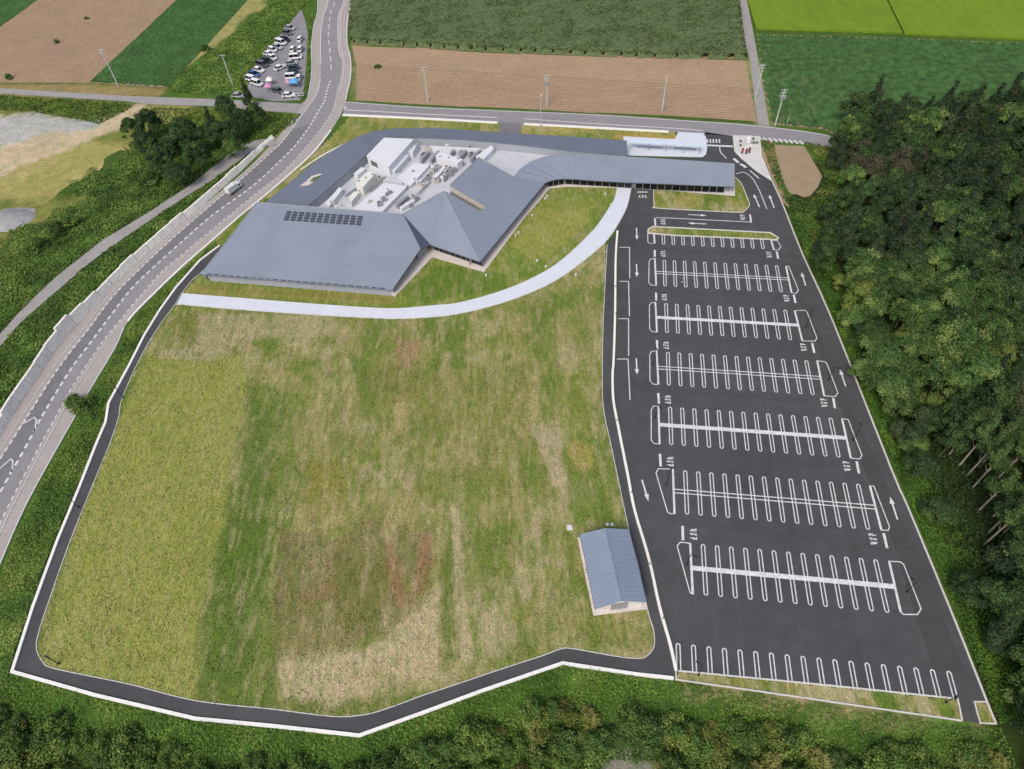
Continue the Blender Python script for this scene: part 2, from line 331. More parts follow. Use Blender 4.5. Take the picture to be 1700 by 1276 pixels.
T_PATCH = [
 (GP((-400, 160), (0, 157), (215, 172), (243, 172), (520, 186), (495, 215), (440, 245), (200, 420), (-10, 600), (-300, 900)), (110, 114, 60), .9, 3),
 (GP((-200, 180), (0, 192), (60, 186), (120, 200), (160, 215), (150, 232), (90, 262), (30, 300), (-200, 350)), (184, 166, 136), .95, 5),
 (GP((-200, 180), (0, 188), (60, 182), (110, 196), (155, 212), (90, 232), (30, 240), (-200, 270)), (160, 160, 162), .85, 8),
 (GP((90, 215), (150, 215), (225, 172), (248, 172), (215, 205), (150, 235), (60, 262), (0, 300), (-60, 330), (-60, 270)), (178, 160, 134), .95, 2),
 (GP((60, 265), (140, 245), (240, 240), (245, 290), (160, 330), (60, 350), (-30, 330), (-30, 300)), (148, 140, 86), .9, 5),
 (GP((130, 300), (230, 250), (240, 290), (160, 335), (90, 345)), (168, 156, 108), .8, 5),
 (GP((0, 350), (40, 345), (46, 366), (0, 386), (-60, 390), (-60, 350)), (150, 152, 156), 1, 1),
 (GP((30, 340), (160, 330), (200, 310), (120, 400), (40, 440), (-60, 470), (-60, 380)), (126, 124, 68), .85, 5),
 (GP((250, 178), (300, 180), (330, 195), (290, 215), (240, 200)), (170, 150, 100), .8, 3),
 (GP((340, 0), (420, -30), (440, 6), (380, 60), (320, 105), (290, 130), (310, 90)), (152, 142, 92), .85, 3),
 (GP((-50, 138), (148, 138), (280, 146), (270, 160), (-50, 158)), (150, 128, 92), .8, 1),
 (GP((583, 70), (610, 76), (600, 165), (583, 165)), (128, 122, 84), .8, 2),
 (GP((1238, 95), (1262, 95), (1282, 215), (1255, 210)), (140, 134, 96), .9, 1),
 (GP((1262, 232), (1285, 236), (1300, 330), (1290, 300)), (150, 138, 104), .9, 1),
 (GP((1380, 215), (1700, 60), (2100, 300), (2000, 1400), (1760, 1700), (1675, 1250), (1600, 1010), (1400, 520), (1300, 340)), (44, 50, 26), .85, 5),
 (GP((-200, 1180), (0, 1150), (320, 1205), (600, 1235), (930, 1115), (1118, 1142), (1600, 1212), (1700, 1260), (1700, 1500), (-200, 1500)), (52, 74, 30), .8, 3),
 (GP((20, 1128), (160, 1165), (325, 1203), (597, 1232), (800, 1158), (930, 1112), (1118, 1140), (1560, 1205), (1560, 1240), (1118, 1180), (930, 1150), (800, 1200), (600, 1262), (300, 1240), (150, 1200), (10, 1170)), (66, 98, 34), .8, 2),
 (GP((1126, 1130), (1250, 1148), (1450, 1180), (1640, 1206), (1640, 1214), (1400, 1190), (1240, 1162), (1126, 1145)), (150, 130, 100), .8, 1),
 (GP((985, 1240), (1100, 1248), (1130, 1330), (980, 1330)), (122, 118, 110), .9, 2),
]
def tc_(X, Y):
    C = paint(X, Y, (72, 96, 40), T_PATCH)
    return C*(.8+.4*fbm(X, Y, 14, 2))[:, None]
xs = np.r_[-3000, -1500, -700, -420, np.arange(-300, 262, 2.), 420, 800, 1500, 3000]; ys = np.r_[-600, -200, -60, np.arange(0, 400, 2.), 480, 650, 1000, 2000, 4500]
link('terrain', grid_mesh('terrain', xs, ys, lambda X, Y: terrain_h(X, Y)-.06, tc_, 'terrain'))['kind'] = 'structure'

# grassy bank behind the retaining wall, west of the road
yy = offset_line(WALL_B, .2 if not inside(np.array([offset_line(WALL_B, .5)[5][0]]), np.array([offset_line(WALL_B, .5)[5][1]]), BANK_POLY)[0] else .2)
sgn = 1 if inside(np.array([offset_line(WALL_B, 2)[5][0]]), np.array([offset_line(WALL_B, 2)[5][1]]), BANK_POLY)[0] else -1
wb = resample(WALL_B, 3.0); rows = [np.array(offset_line(wb, sgn*d)) for d in (1.0, 2.3, 4, 7, 10, 14, 18, 22, 26, 31, 36, 42, 47)]
V = []; 
for d_, r_ in zip((1.0, 2.3, 4, 7, 10, 14, 18, 22, 26, 31, 36, 42, 47), rows):
    al = np.clip((G(462, 224)[1]-r_[:, 1])/35, 0, 1); z = BANK_H*al*np.clip((46-d_)/22, 0, 1) - (.08 if d_ > 40 else 0) + (fbm(r_[:, 0], r_[:, 1], 5)-.5)*.25*(d_ > 1)
    V.append(np.c_[r_, z])
V = np.concatenate(V); nn = len(wb); ii = np.arange(nn*(len(rows)-1)).reshape(-1, nn)[:, :-1].ravel()
q = np.stack([ii, ii+1, ii+1+nn, ii+nn], 1); q = q if sgn > 0 else q[:, ::-1]
link('grass_bank', np_mesh('grass_bank', V, q, paint(V[:, 0], V[:, 1], (66, 88, 36), T_PATCH[7:8]), 'terrain'))['kind'] = 'structure'

# ------------------------------------------------------------------ fields
def rows_in(poly, ang, step):
    """parallel lines clipped to a polygon"""
    c, s = math.cos(ang), math.sin(ang); R = [(x*c+y*s, -x*s+y*c) for x, y in poly]; vs = [p[1] for p in R]; out = []; v = min(vs)+step/2
    while v < max(vs):
        hs = []
        for i in range(len(R)):
            (x1, y1), (x2, y2) = R[i], R[(i+1) % len(R)]
            if (y1 > v) != (y2 > v): hs.append(x1+(v-y1)*(x2-x1)/(y2-y1))
        hs.sort()
        for a, b in zip(hs[::2], hs[1::2]):
            if b-a > .5: out.append(((a*c-v*s, a*s+v*c), (b*c-v*s, b*s+v*c)))
        v += step
    return out
def ridges(name, lines, wdt, h, z, m, parent, seg=None, jit=0., colf=None):
    V = []; Q = []
    for (a, b) in lines:
        a = np.array(a); b = np.array(b); L = np.hypot(*(b-a)); d = (b-a)/L; a = a+d*random.uniform(0, 1.2)*(jit > 0); b = b-d*random.uniform(0, 1.2)*(jit > 0); L = np.hypot(*(b-a)); nrm = np.array([-d[1], d[0]])
        k = max(2, int(L/seg)+1) if seg else 2; t = np.linspace(0, 1, k); p = a+(b-a)*t[:, None]
        wv = wdt*(1+jit*(RNG.random(k)-.5)); hv = h*(1+jit*(RNG.random(k)-.5)); s0 = len(V)*0+sum(len(x) for x in V)
        l = np.c_[p+nrm*wv[:, None]/2, np.full(k, z)]; tp = np.c_[p+nrm*(RNG.random(k)-.5)[:, None]*wdt*.3*jit, z+hv]; r = np.c_[p-nrm*wv[:, None]/2, np.full(k, z)]
        V += [l, tp, r]; i = np.arange(k-1)+s0
        Q += [np.stack([i, i+1, i+1+k, i+k], 1)[:, ::-1], np.stack([i+k, i+1+k, i+1+2*k, i+2*k], 1)[:, ::-1]]
    V = np.concatenate(V); Q = np.concatenate(Q)
    o = link(name, np_mesh(name, V, Q, None, m), parent); o['kind'] = 'stuff'; return o
def ang_of(a, b): a = G(*a); b = G(*b); return math.atan2(b[1]-a[1], b[0]-a[0])
def field(name, poly, m, row=None):
    o = sheet(name, poly, 0, m); return o
bl = [(-260, 130), (-200, -70), (-60, -70), (320, -70), (293, 0), (148, 137), (0, 137)]
bf = field('ploughed_field', [(-330, 137), (-30, 60), (62, 0), (130, -60), (390, -60), (293, 0), (148, 137), (0, 137)], 'soil')
ridges('furrow', rows_in(GG([(-330, 137), (-30, 60), (62, 0), (130, -60), (390, -60), (293, 0), (148, 137), (0, 137)]), ang_of((148, 137), (293, 0)), 1.5), .8, .11, .0, 'soil', bf)
gf = field('bean_field', [(390, -60), (500, -60), (410, 0), (278, 145), (150, 137), (293, 0)], 'soil_grey')
ridges('crop_row', rows_in(GG([(390, -60), (500, -60), (410, 0), (278, 145), (150, 137), (293, 0)]), ang_of((148, 137), (293, 0)), 1.0), .86, .5, .0, 'crop_dark', gf, seg=1.5, jit=.4)
g2 = field('bean_field', [(-400, 20), (-100, -60), (130, -60), (62, 0), (0, 44), (-150, 100)], 'soil_grey')
ridges('crop_row', rows_in(GG([(-400, 20), (-100, -60), (130, -60), (62, 0), (0, 44), (-150, 100)]), ang_of((148, 137), (293, 0)), 1.0), .86, .5, .0, 'crop_dark', g2, seg=2, jit=.4)
bt = [(584, 76), (700, 80), (800, 87), (1000, 94), (1238, 100), (1247, 145), (1256, 200), (1150, 193), (1000, 187), (860, 180), (700, 173), (592, 166), (590, 120)]
bt1 = [(584, 76), (700, 80), (800, 87), (1000, 94), (1238, 100), (1246, 146), (1100, 137), (900, 124), (700, 113), (592, 107)]
bt2 = [(592, 108), (700, 114), (900, 125), (1100, 138), (1246, 147), (1256, 200), (1150, 193), (1000, 187), (860, 180), (700, 173), (592, 166)]
b1 = field('ploughed_field', bt1, 'soil_light'); ridges('furrow', rows_in(GG(bt1), ang_of((592, 107), (1246, 146)), 1.6), .8, .1, 0, 'soil_light', b1)
b2 = field('ploughed_field', bt2, 'soil'); ridges('furrow', rows_in(GG(bt2), ang_of((592, 107), (1246, 146)), 1.6), .8, .16, 0, 'soil', b2)
sheet('bare_field', [(1284, 240), (1335, 242), (1352, 270), (1365, 292), (1358, 310), (1345, 325), (1334, 327), (1322, 322), (1312, 322), (1303, 308), (1296, 290), (1287, 262)], 0, 'soil_grey')
sheet('farm_track', [(592, 105.5), (700, 112), (900, 123), (1100, 136), (1246, 145), (1246, 147), (1100, 138.5), (900, 125.5), (700, 114), (592, 108)], .02, 'soil_grey')
rice1 = [(1250, -60), (1440, -60), (1468, -3), (1497, 56), (1255, 49), (1240, 0)]
rice2 = [(1444, -60), (1900, -60), (1900, 74), (1700, 66), (1501, 57), (1472, -3)]
for pl_ in (rice1, rice2):
    mb = MB(); mb.prism([(x, y, .6) for x, y in GG(pl_)], zb=-.02); o = mb.build('rice_field', 'rice'); o['kind'] = 'structure'
rf = [(1257, 56), (1500, 63), (1900, 80), (2000, 240), (1700, 330), (1400, 230), (1366, 214), (1283, 206), (1268, 140)]
g3 = field('bean_field', rf, 'soil_grey')
ridges('crop_row', rows_in(GG(rf), ang_of((1400, 212), (1280, 60)), 1.05), 1.0, .55, .0, 'crop_right', g3, seg=1.6, jit=.5)
# corn field: standing plants
cf = GG([(590, -60), (1215, -60), (1226, 0), (1238, 98), (1100, 97), (800, 85), (584, 72), (580, 30)])
cb = np.array(cf); xs2 = np.arange(cb[:, 0].min(), cb[:, 0].max(), 1.3); ys2 = np.arange(cb[:, 1].min(), cb[:, 1].max(), 1.3)
def corn_z(X, Y):
    e = seg_dist(X, Y, cf+[cf[0]]); r = np.random.default_rng(3).random(X.shape); return np.where(inside(X, Y, cf) & (e > .5), 1.7+r*.35+vnoise(X, Y, 6)*.3, .0)
cfld = cf
co = sheet('corn_field', [proj(x, y, 0) for x, y in cf], 0, 'soil_grey')
cm = link('corn', grid_mesh('corn', xs2, ys2, corn_z, None, 'corn', keep=lambda a, b: inside(a, b, cf)), co); cm['kind'] = 'stuff'

# ------------------------------------------------------------------ roads and paths
rd = sheet('main_road', ROAD_L+ROAD_R[::-1], .03, 'sidewalk', px=False)
sheet('carriageway', LINE_L+LINE_R[::-1], .05, 'asphalt_old', rd, px=False)
yl = G(500, 205)[1]
sheet('dark_lane', [p for p in LINE_L if p[1] < yl]+[p for p in LINE_C if p[1] < yl][::-1], .07, 'asphalt_lane', rd, px=False)
sheet('dark_lane', LINE_L[:28]+LINE_C[:28][::-1], .07, 'asphalt_lane', rd, px=False) if False else None
def part_line(L, a, b): T = length(L); return sub_line(L, a*T, b*T)
cut = length(LINE_L)*.36
ribbon('edge_line', part_line(LINE_L, 0, .33), .3, .09, 'paint_old', parent=rd); ribbon('edge_line', part_line(LINE_R, 0, .30), .3, .09, 'paint_old', parent=rd)
dashes('edge_dash', part_line(LINE_L, .37, 1), 1.1, .8, .4, .09, 'paint', rd)
dashes('edge_dash', part_line(LINE_R, .37, 1), 1.0, .9, .35, .09, 'paint', rd)
dashes('centre_dash', part_line(LINE_C, .37, 1), 1.3, .9, .55, .09, 'paint', rd)
dashes('centre_dash', part_line(LINE_C, 0, .36), 4, 3, .4, .09, 'paint_old', rd)
mbk = MB(); ribbon_mb(mbk, [(x, y) for x, y in offset_line(LINE_L, -1.2 if sgn < 0 else 1.2)][int(len(LINE_L)*.45):], .16, .03, .12); mbk.build('kerb', 'kerb', rd)
ribbon('kerb', offset_line(LINE_R, 1.0)[int(len(LINE_R)*.42):], .16, .03, 'kerb', .12, parent=rd)
ribbon('kerb', offset_line(LINE_R, 1.0)[:int(len(LINE_R)*.30)], .25, .03, 'kerb', .12, parent=rd)
ribbon('kerb', ROAD_R[int(len(ROAD_R)*.37):int(len(ROAD_R)*.72)], .5, .03, 'kerb_white', .25, parent=rd)
ribbon('kerb', ROAD_R[:int(len(ROAD_R)*.3)], .4, .03, 'kerb', .15, parent=rd); ribbon('kerb', ROAD_L[:int(len(ROAD_L)*.28)], .3, .03, 'kerb', .15, parent=rd)
ribbon('kerb', ROAD_R[int(len(ROAD_R)*.72):], .25, .03, 'kerb', .12, parent=rd)
for tri in ([(8, 778), (0, 781), (20, 762), (21, 783)], ):
    pass
ribbon('lane_marking', GG([(36, 705), (57, 693), (61, 697), (57, 717)]), .3, .09, 'paint', parent=rd)
ribbon('lane_marking', GG([(-14, 790), (18, 762), (22, 766), (20, 784)]), .3, .09, 'paint', parent=rd)
# cross road
ct = GG([(573, 168), (700, 177), (860, 184), (1000, 190), (1150, 200), (1250, 207), (1366, 222), (1405, 238)])
cl = GG([(570, 182), (700, 189), (826, 195), (870, 197), (1000, 206), (1122, 213), (1167, 217), (1240, 226), (1262, 228), (1320, 233), (1380, 243), (1490, 275)])
cbm = GG([(569, 191), (700, 197), (826, 204), (870, 206), (1000, 213), (1110, 219), (1171, 222), (1240, 229), (1262, 231), (1320, 236), (1380, 246), (1405, 252)])
cr_ = sheet('side_road', smooth(ct, 3)+smooth(cbm, 3)[::-1], .04, 'asphalt_old', px=False)
ribbon('edge_line', offset_line(smooth(cl[:3], 4), 0), .45, .06, 'paint_old', parent=cr_); ribbon('edge_line', smooth(cl[3:7], 4), .4, .06, 'paint_old', parent=cr_)
ribbon('edge_line', smooth(offset_line(ct, -.5), 4), .3, .06, 'paint_old', parent=cr_)
ribbon('kerb', smooth(cbm[:3], 4), .9, .04, 'kerb_white', .25, parent=cr_); ribbon('kerb', smooth(cbm[3:6], 4), .9, .04, 'kerb_white', .25, parent=cr_)
ribbon('lane_marking', GG([(574, 176), (571, 183)]), .5, .06, 'paint', parent=cr_)
sheet('driveway', [(831, 203), (866, 205), (864, 222), (828, 221)], .05, 'asphalt_lane')
for k in range(9): ribbon('kerb_stripe', GG([(1259+k*8.5, 227.5+k*.75), (1265+k*8.5, 233.5+k*.75)]), .8, .08, 'paint_old', parent=cr_)
ribbon('kerb', smooth(GG([(330, 456), (445, 326), (500, 282), (545, 253), (585, 234)]), 3)[6:], .45, .0, 'kerb_white', .25, parent=cr_)
# farm roads
sheet('farm_road', [(-200, 142), (0, 146), (212, 159), (353, 164), (412, 167), (500, 172), (510, 165), (520, 180), (497, 188), (400, 181), (353, 176), (243, 173), (212, 168), (0, 155), (-200, 150)], .02, 'asphalt_path')
fr = sheet('farm_road', [(1218, -60), (1222, 0), (1232, 50), (1245, 100), (1258, 206), (1277, 209), (1264, 130), (1252, 60), (1240, 0), (1232, -60)], .02, 'asphalt_path')
sheet('gravel_track', [(222, 172), (246, 173), (214, 206), (160, 236), (120, 240), (165, 210)], .015, 'soil_grey') if False else None
lot = sheet('gravel_car_park', [(507, 34), (512, 60), (509, 100), (505, 145), (498, 166), (455, 168), (418, 160), (411, 143), (425, 112), (445, 82), (478, 42), (500, 15)], .02, 'gravel_lot')
# path on the bank
pu = [(0, 556), (27, 525), (88, 464), (109, 448), (169, 400), (254, 349), (318, 307), (374, 261), (424, 231), (455, 232)]; plw = [(-2, 579), (43, 528), (88, 490), (149, 437), (197, 402), (268, 354), (353, 300), (412, 256), (440, 243), (462, 240)]
pu = [(-90, 650)]+pu; plw = [(-80, 665)]+plw
A_ = resample([GH(*p)[:2] for p in pu], 5); n_ = len(A_); B_ = resample([GH(*p)[:2] for p in plw], 5)
tA = np.linspace(0, 1, 40); rs = lambda L: [sub_line(L, 0, max(.01, t*length(L)))[-1] for t in tA]; A_ = rs(A_); B_ = rs(B_)
V = [(x, y, ground(x, y)+.22) for x, y in A_]+[(x, y, ground(x, y)+.22) for x, y in B_]
link('bank_path', mesh('bank_path', V, [(i+40, i+41, i+1, i) for i in range(39)], 'asphalt_path'))['kind'] = 'structure'
# retaining wall west of the road: panels of differing height
wt = empty('retaining_wall', (*WALL_B[5], 0), label='long pale concrete retaining wall along the west side of the main road', cat='wall')
wd = np.r_[0, np.cumsum(np.hypot(*np.diff(np.array(WALL_B), axis=0).T))]; T = wd[-1]; s = 2.0; wo = Vector((*WALL_B[5], 0))
WO = offset_line(WALL_B, sgn*.32)
while s < T-5:
    e = min(s+4.9, T-.1); a, b = sub_line(WALL_B, s, e)[0], sub_line(WALL_B, s, e)[-1]; hh = np.interp((s+e)/2, wd, WALL_H)+random.uniform(-.25, .3)
    dx, dy = b[0]-a[0], b[1]-a[1]; l = math.hypot(dx, dy); nx, ny = -dy/l*sgn, dx/l*sgn
    mb = MB(); z0 = -.1; bat = .6
    mb.add([(a[0]-wo.x, a[1]-wo.y, z0), (b[0]-wo.x, b[1]-wo.y, z0), (b[0]+nx*1.1-wo.x, b[1]+ny*1.1-wo.y, z0), (a[0]+nx*1.1-wo.x, a[1]+ny*1.1-wo.y, z0),
            (a[0]+nx*bat-wo.x, a[1]+ny*bat-wo.y, hh), (b[0]+nx*bat-wo.x, b[1]+ny*bat-wo.y, hh), (b[0]+nx*1.1-wo.x, b[1]+ny*1.1-wo.y, hh), (a[0]+nx*1.1-wo.x, a[1]+ny*1.1-wo.y, hh)],
           [(3, 2, 1, 0), (4, 5, 6, 7), (0, 1, 5, 4), (1, 2, 6, 5), (2, 3, 7, 6), (3, 0, 4, 7)])
    mb.build('wall_panel', 'concrete_rough', wt); s += 5.0

# ------------------------------------------------------------------ lawns
LP = [
 (GP((60, 1110), (150, 800), (230, 620), (250, 590), (405, 590), (412, 640), (395, 720), (380, 830), (350, 960), (330, 1040), (325, 1180)), (138, 140, 74), .97, .4),
 (GP((412, 640), (480, 640), (500, 700), (495, 850), (475, 1000), (455, 1090), (460, 1200), (325, 1200), (330, 1100), (350, 960), (380, 830)), (96, 114, 50), .8, 1.8),
 (GP((420, 660), (450, 680), (445, 900), (420, 1120), (360, 1160), (335, 1150), (360, 950), (400, 800)), (76, 100, 38), .65, 1.6),
 (GP((320, 520), (560, 520), (560, 560), (420, 560), (350, 600), (260, 592), (330, 550)), (162, 150, 120), .85, 1.2),
 (GP((290, 515), (335, 520), (325, 575), (270, 580)), (110, 114, 54), .8, 1),
 (GP((400, 590), (440, 600), (520, 640), (600, 640), (600, 680), (540, 690), (500, 660), (430, 640)), (152, 142, 96), .6, 1.5),
 (GP((490, 690), (590, 690), (560, 800), (500, 850)), (146, 136, 94), .6, 2),
 (GP((655, 560), (700, 560), (690, 612), (660, 608)), (158, 126, 102), .85, 1),
 (GP((655, 655), (682, 650), (680, 716), (655, 718)), (166, 148, 108), .85, .8),
 (GP((600, 620), (640, 600), (700, 620), (700, 660), (620, 670)), (112, 108, 56), .6, 1.5),
 (GP((690, 620), (880, 600), (890, 720), (860, 800), (720, 800), (700, 700)), (124, 120, 66), .6, 2),
 (GP((880, 610), (900, 610), (897, 690), (880, 700)), (166, 150, 108), .8, .6),
 (GP((880, 700), (940, 710), (935, 760), (955, 830), (945, 845), (900, 770)), (168, 154, 128), .9, 1),
 (GP((935, 730), (990, 735), (990, 780), (950, 775)), (166, 144, 82), .75, 1.2),
 (GP((950, 780), (1000, 780), (1020, 870), (960, 870), (940, 850)), (92, 116, 38), .8, 1.2),
 (GP((920, 610), (985, 620), (995, 720), (940, 720)), (116, 126, 46), .6, 1.2),
 (GP((880, 510), (905, 500), (915, 570), (890, 570)), (88, 106, 44), .7, 1),
 (GP((920, 510), (950, 510), (945, 590), (915, 585)), (160, 146, 106), .7, 1),
 (GP((950, 490), (985, 500), (985, 640), (965, 640)), (106, 116, 52), .6, 1),
 (GP((850, 520), (880, 520), (880, 560), (850, 560)), (164, 148, 106), .6, 1),
 (GP((510, 760), (600, 760), (560, 860), (510, 860)), (128, 120, 52), .7, 1.5),
 (GP((700, 780), (840, 770), (850, 830), (760, 840), (700, 830)), (104, 116, 48), .6, 1.5),
 (GP((500, 830), (700, 810), (700, 900), (600, 870), (480, 890)), (158, 144, 100), .65, 2),
 (GP((480, 880), (700, 880), (740, 870), (725, 960), (700, 990), (690, 1050), (560, 1100), (460, 1090)), (124, 108, 80), .75, 4),
 (GP((550, 920), (650, 930), (640, 1040), (560, 1060)), (104, 104, 54), .6, 1.5),
 (GP((640, 900), (660, 900), (680, 1010), (650, 1010)), (140, 98, 74), .7, 1.6),
 (GP((690, 890), (720, 890), (718, 985), (690, 990)), (142, 100, 78), .7, 1.4),
 (GP((500, 960), (560, 970), (560, 1000), (500, 1000)), (138, 106, 78), .5, 1.5),
 (GP((455, 1100), (560, 1090), (640, 1060), (700, 1000), (735, 960), (728, 1130), (640, 1160), (560, 1175), (470, 1165)), (176, 160, 130), .95, .8),
 (GP((745, 840), (765, 840), (775, 960), (790, 1100), (760, 1110), (752, 960)), (174, 158, 128), .95, .5),
 (GP((730, 960), (748, 850), (752, 1100), (735, 1120)), (92, 108, 42), .8, .6),
 (GP((785, 870), (850, 870), (850, 1000), (800, 1010)), (96, 114, 44), .75, 1.2),
 (GP((800, 1010), (850, 1030), (870, 1080), (800, 1100)), (170, 156, 126), .85, 1),
 (GP((885, 870), (900, 870), (905, 960), (890, 970)), (168, 154, 126), .8, .6),
 (GP((890, 980), (960, 1000), (960, 1070), (880, 1080)), (158, 144, 104), .6, 1.5),
 (GP((850, 1060), (880, 1060), (880, 1095), (830, 1105)), (92, 106, 42), .7, 1),
 (GP((960, 1035), (1085, 1030), (1075, 1085), (960, 1060)), (112, 116, 52), .7, 1.5),
 (GP((640, 1130), (700, 1125), (700, 1160), (600, 1190), (540, 1190), (330, 1165), (330, 1140), (560, 1170)), (84, 102, 40), .7, 1),
 (GP((800, 830), (880, 820), (880, 860), (790, 880)), (160, 144, 100), .6, 1.5),
 (GP((640, 820), (660, 820), (655, 900), (635, 890)), (164, 148, 108), .6, .8),
 (GP((560, 1120), (720, 1060), (728, 1130), (600, 1165)), (176, 158, 122), .5, 1),
]
def lawn_col(base, patches, amp=.35):
    def f(X, Y):
        C = np.tile(np.array(lin(base)), (len(X), 1)); m1 = fbm(X*1.25, Y*.8, 8, 40); m2 = fbm(X*1.4, Y*.7, 3.2, 50)   # patches where one plant or bare earth takes over
        def mott(C, k):
            for f_, c_, lo in ((m1, (164, 152, 120), .57), (1-m1, (94, 114, 50), .55), (m2, (156, 144, 110), .59), (1-m2, (98, 118, 50), .57)):
                t_ = np.clip((f_-lo)*8, 0, 1)[:, None]*amp*k; C = C*(1-t_)+np.array(lin(c_))*t_
            return C
        C = mott(C, 1.8); D_ = paint(X, Y, (0, 0, 0), [(p_, (255, 255, 255), a_, w_) for p_, c_, a_, w_ in patches])[:, :1]
        P_ = paint(X, Y, base, patches); D_ = np.clip(D_, 0, 1); C = C*(1-D_)+P_*D_; calm = 1-.62*inside(X, Y, patches[0][0])[:, None] if patches else 1.; C = mott(C, .25)
        g = vnoise(X*2.4, Y*.32, 1.8, 4)*.55+vnoise(X*1.6, Y*.5, 1.1, 8)*.45          # mown streaks of dead and green grass
        dry = np.array(lin((164, 152, 118))); grn = np.array(lin((90, 108, 50)))
        a = np.clip((g-.55)*3.2, 0, .7)[:, None]*amp*1.7*calm; C = C*(1-a)+dry*a
        b_ = np.clip((.46-g)*3.4, 0, .75)[:, None]*amp*1.7*calm; b_ = b_*(.4+fbm(X, Y, 6, 9))[:, None]; b_ = np.clip(b_, 0, .8); return C*(1-b_)+grn*b_
    return f
def lawn(name, poly, base, patches, step, z=0., amp=.35):
    p = np.array(poly); xs_ = np.arange(p[:, 0].min()-1, p[:, 0].max()+1, step); ys_ = np.arange(p[:, 1].min()-1, p[:, 1].max()+1, step)
    o = link(name, grid_mesh(name, xs_, ys_, lambda X, Y: z+(fbm(X, Y, 3, 6)-.5)*.05, lawn_col(base, patches, amp), 'lawn', keep=lambda a, b: inside(a, b, poly))); o['kind'] = 'structure'; return o
LAWN_POLY = offset_line(PATH_IN[16:], -.45)+WALK_LO[::-1][4:-2]
LAWN_POLY = [p for p in PATH_IN if p[1] < G(303, 490)[1]]
LAWN_POLY = LAWN_POLY+[p for p in WALK_LO[::-1] if p[0] < LAWN_POLY[-1][0]+2]
lawn('lawn', LAWN_POLY, (130, 130, 76), LP, .45)
up = [p for p in WALK_UP]+GG([(1015, 305), (905, 300), (800, 400), (700, 395), (640, 470), (420, 470), (330, 456), (318, 470)])
lawn('lawn', up, (114, 126, 56), [
 (GP((840, 400), (900, 330), (1000, 330), (960, 390), (880, 440)), (152, 144, 82), .7, 2),
 (GP((880, 330), (930, 312), (1020, 312), (1000, 340), (920, 350)), (102, 120, 44), .6, 1.5),
 (GP((660, 490), (720, 440), (830, 450), (840, 480), (700, 505)), (84, 108, 40), .85, 1.5),
 (GP((310, 470), (660, 490), (655, 505), (300, 488)), (146, 128, 76), .8, .5),
 (GP((340, 474), (655, 496), (655, 499), (340, 478)), (92, 92, 38), .7, .3)], .55, amp=.25)
lawn('lawn', GG([(585, 188), (830, 201), (832, 224), (720, 222), (640, 222), (560, 262), (470, 330), (430, 330), (500, 275), (545, 232)]), (134, 132, 72), [], .8, amp=.3)
lawn('lawn', GG([(862, 204), (1118, 217), (1125, 236), (862, 226)]), (150, 142, 80), [(GP((1020, 220), (1120, 225), (1120, 240), (1020, 232)), (170, 138, 74), .8, .6)], .8, amp=.3)
hedge = lawn('verge', GG([(450, 322), (470, 318), (560, 248), (540, 238), (400, 352), (300, 440), (310, 450), (370, 406)]), (118, 122, 52), [], 1., amp=.3)

# ------------------------------------------------------------------ perimeter path and car park asphalt
WSTART = GG([(1046, 314)])
perim_out = KERB_OUT+GG([(1122, 1113.5)])+WALL_P[::-1]
pp = sheet('perimeter_path', perim_out+[p for p in PATH_IN[::-1]], .03, 'asphalt_new', px=False)
ribbon('kerb', PATH_IN, .14, .0, 'kerb', .1, parent=pp)
def low_wall(name, pts, w_, h, label, m='kerb_white'):
    t = empty(name, (*pts[len(pts)//2], 0), label=label, cat='wall'); ox, oy = pts[len(pts)//2]; L = length(pts); s = 0; k = 0
    while s < L-.3:
        e = min(s+9.96, L); q = [(x-ox, y-oy) for x, y in sub_line(pts, s, e)]; mb = MB(); ribbon_mb(mb, q, w_, 0, h); mb.build('wall_section', m, t); s += 10.0
    return t
low_wall('low_wall', KERB_OUT, .55, .3, 'long low white concrete wall along the outer edge of the perimeter path')
low_wall('low_wall', WALL_P, .5, .35, 'low white concrete wall between the car park and the narrow asphalt path')
wl = sheet('curved_walkway', WALK_LO+WALK_UP[::-1], .07, 'concrete_pale', px=False); ribbon('kerb', WALK_LO, .15, 0, 'kerb', .12, parent=wl); ribbon('kerb', WALK_UP, .15, 0, 'kerb', .12, parent=wl)
EDGE_W = GG([(1048, 312), (1041, 342), (1030, 365), (1024, 384)])
top_edge = GG([(1087, 305)])
PK = EDGE_W+WALL_P+GG([(1126.5, 1113.5), (1400, 1140), (1589.5, 1160), (1597, 1196), (1628, 1200), (1617, 1165), (1638, 1165)])+PARK_R[::-1][2:-7]+PARK_R2[::-1]+GG([(1170, 219), (1172, 228), (1173.5, 253), (1166, 262), (1080, 260), (1080, 290)])
PKR = [p for p in PARK_R[::-1] if G(1638, 1165)[1]+.5 < p[1] < G(1281, 299)[1]-.5]
PK = EDGE_W+WALL_P+GG([(1126.5, 1113.5), (1400, 1140), (1589.5, 1160), (1597, 1196), (1628, 1200), (1617, 1165), (1638, 1165)])+PKR+PARK_R2[::-1]+GG([(1170, 219), (1172, 228), (1173.5, 253), (1166, 262), (1080, 262), (1048, 264)])
pk = sheet('car_park', PK, .04, 'asphalt_new', px=False)
ribbon('kerb', [p for p in PARK_R if p[1] < G(1281, 299)[1]+.5], .3, .0, 'kerb', .2, parent=pk)
ribbon('kerb', GG([(1126.5, 1113.5), (1400, 1140), (1589.5, 1160), (1597, 1196)]), .25, .0, 'kerb', .15, parent=pk)
ribbon('kerb', GG([(1122, 1113), (1122, 1128), (1250, 1146), (1450, 1175), (1597, 1196)]), .22, .0, 'kerb', .15, parent=pk)
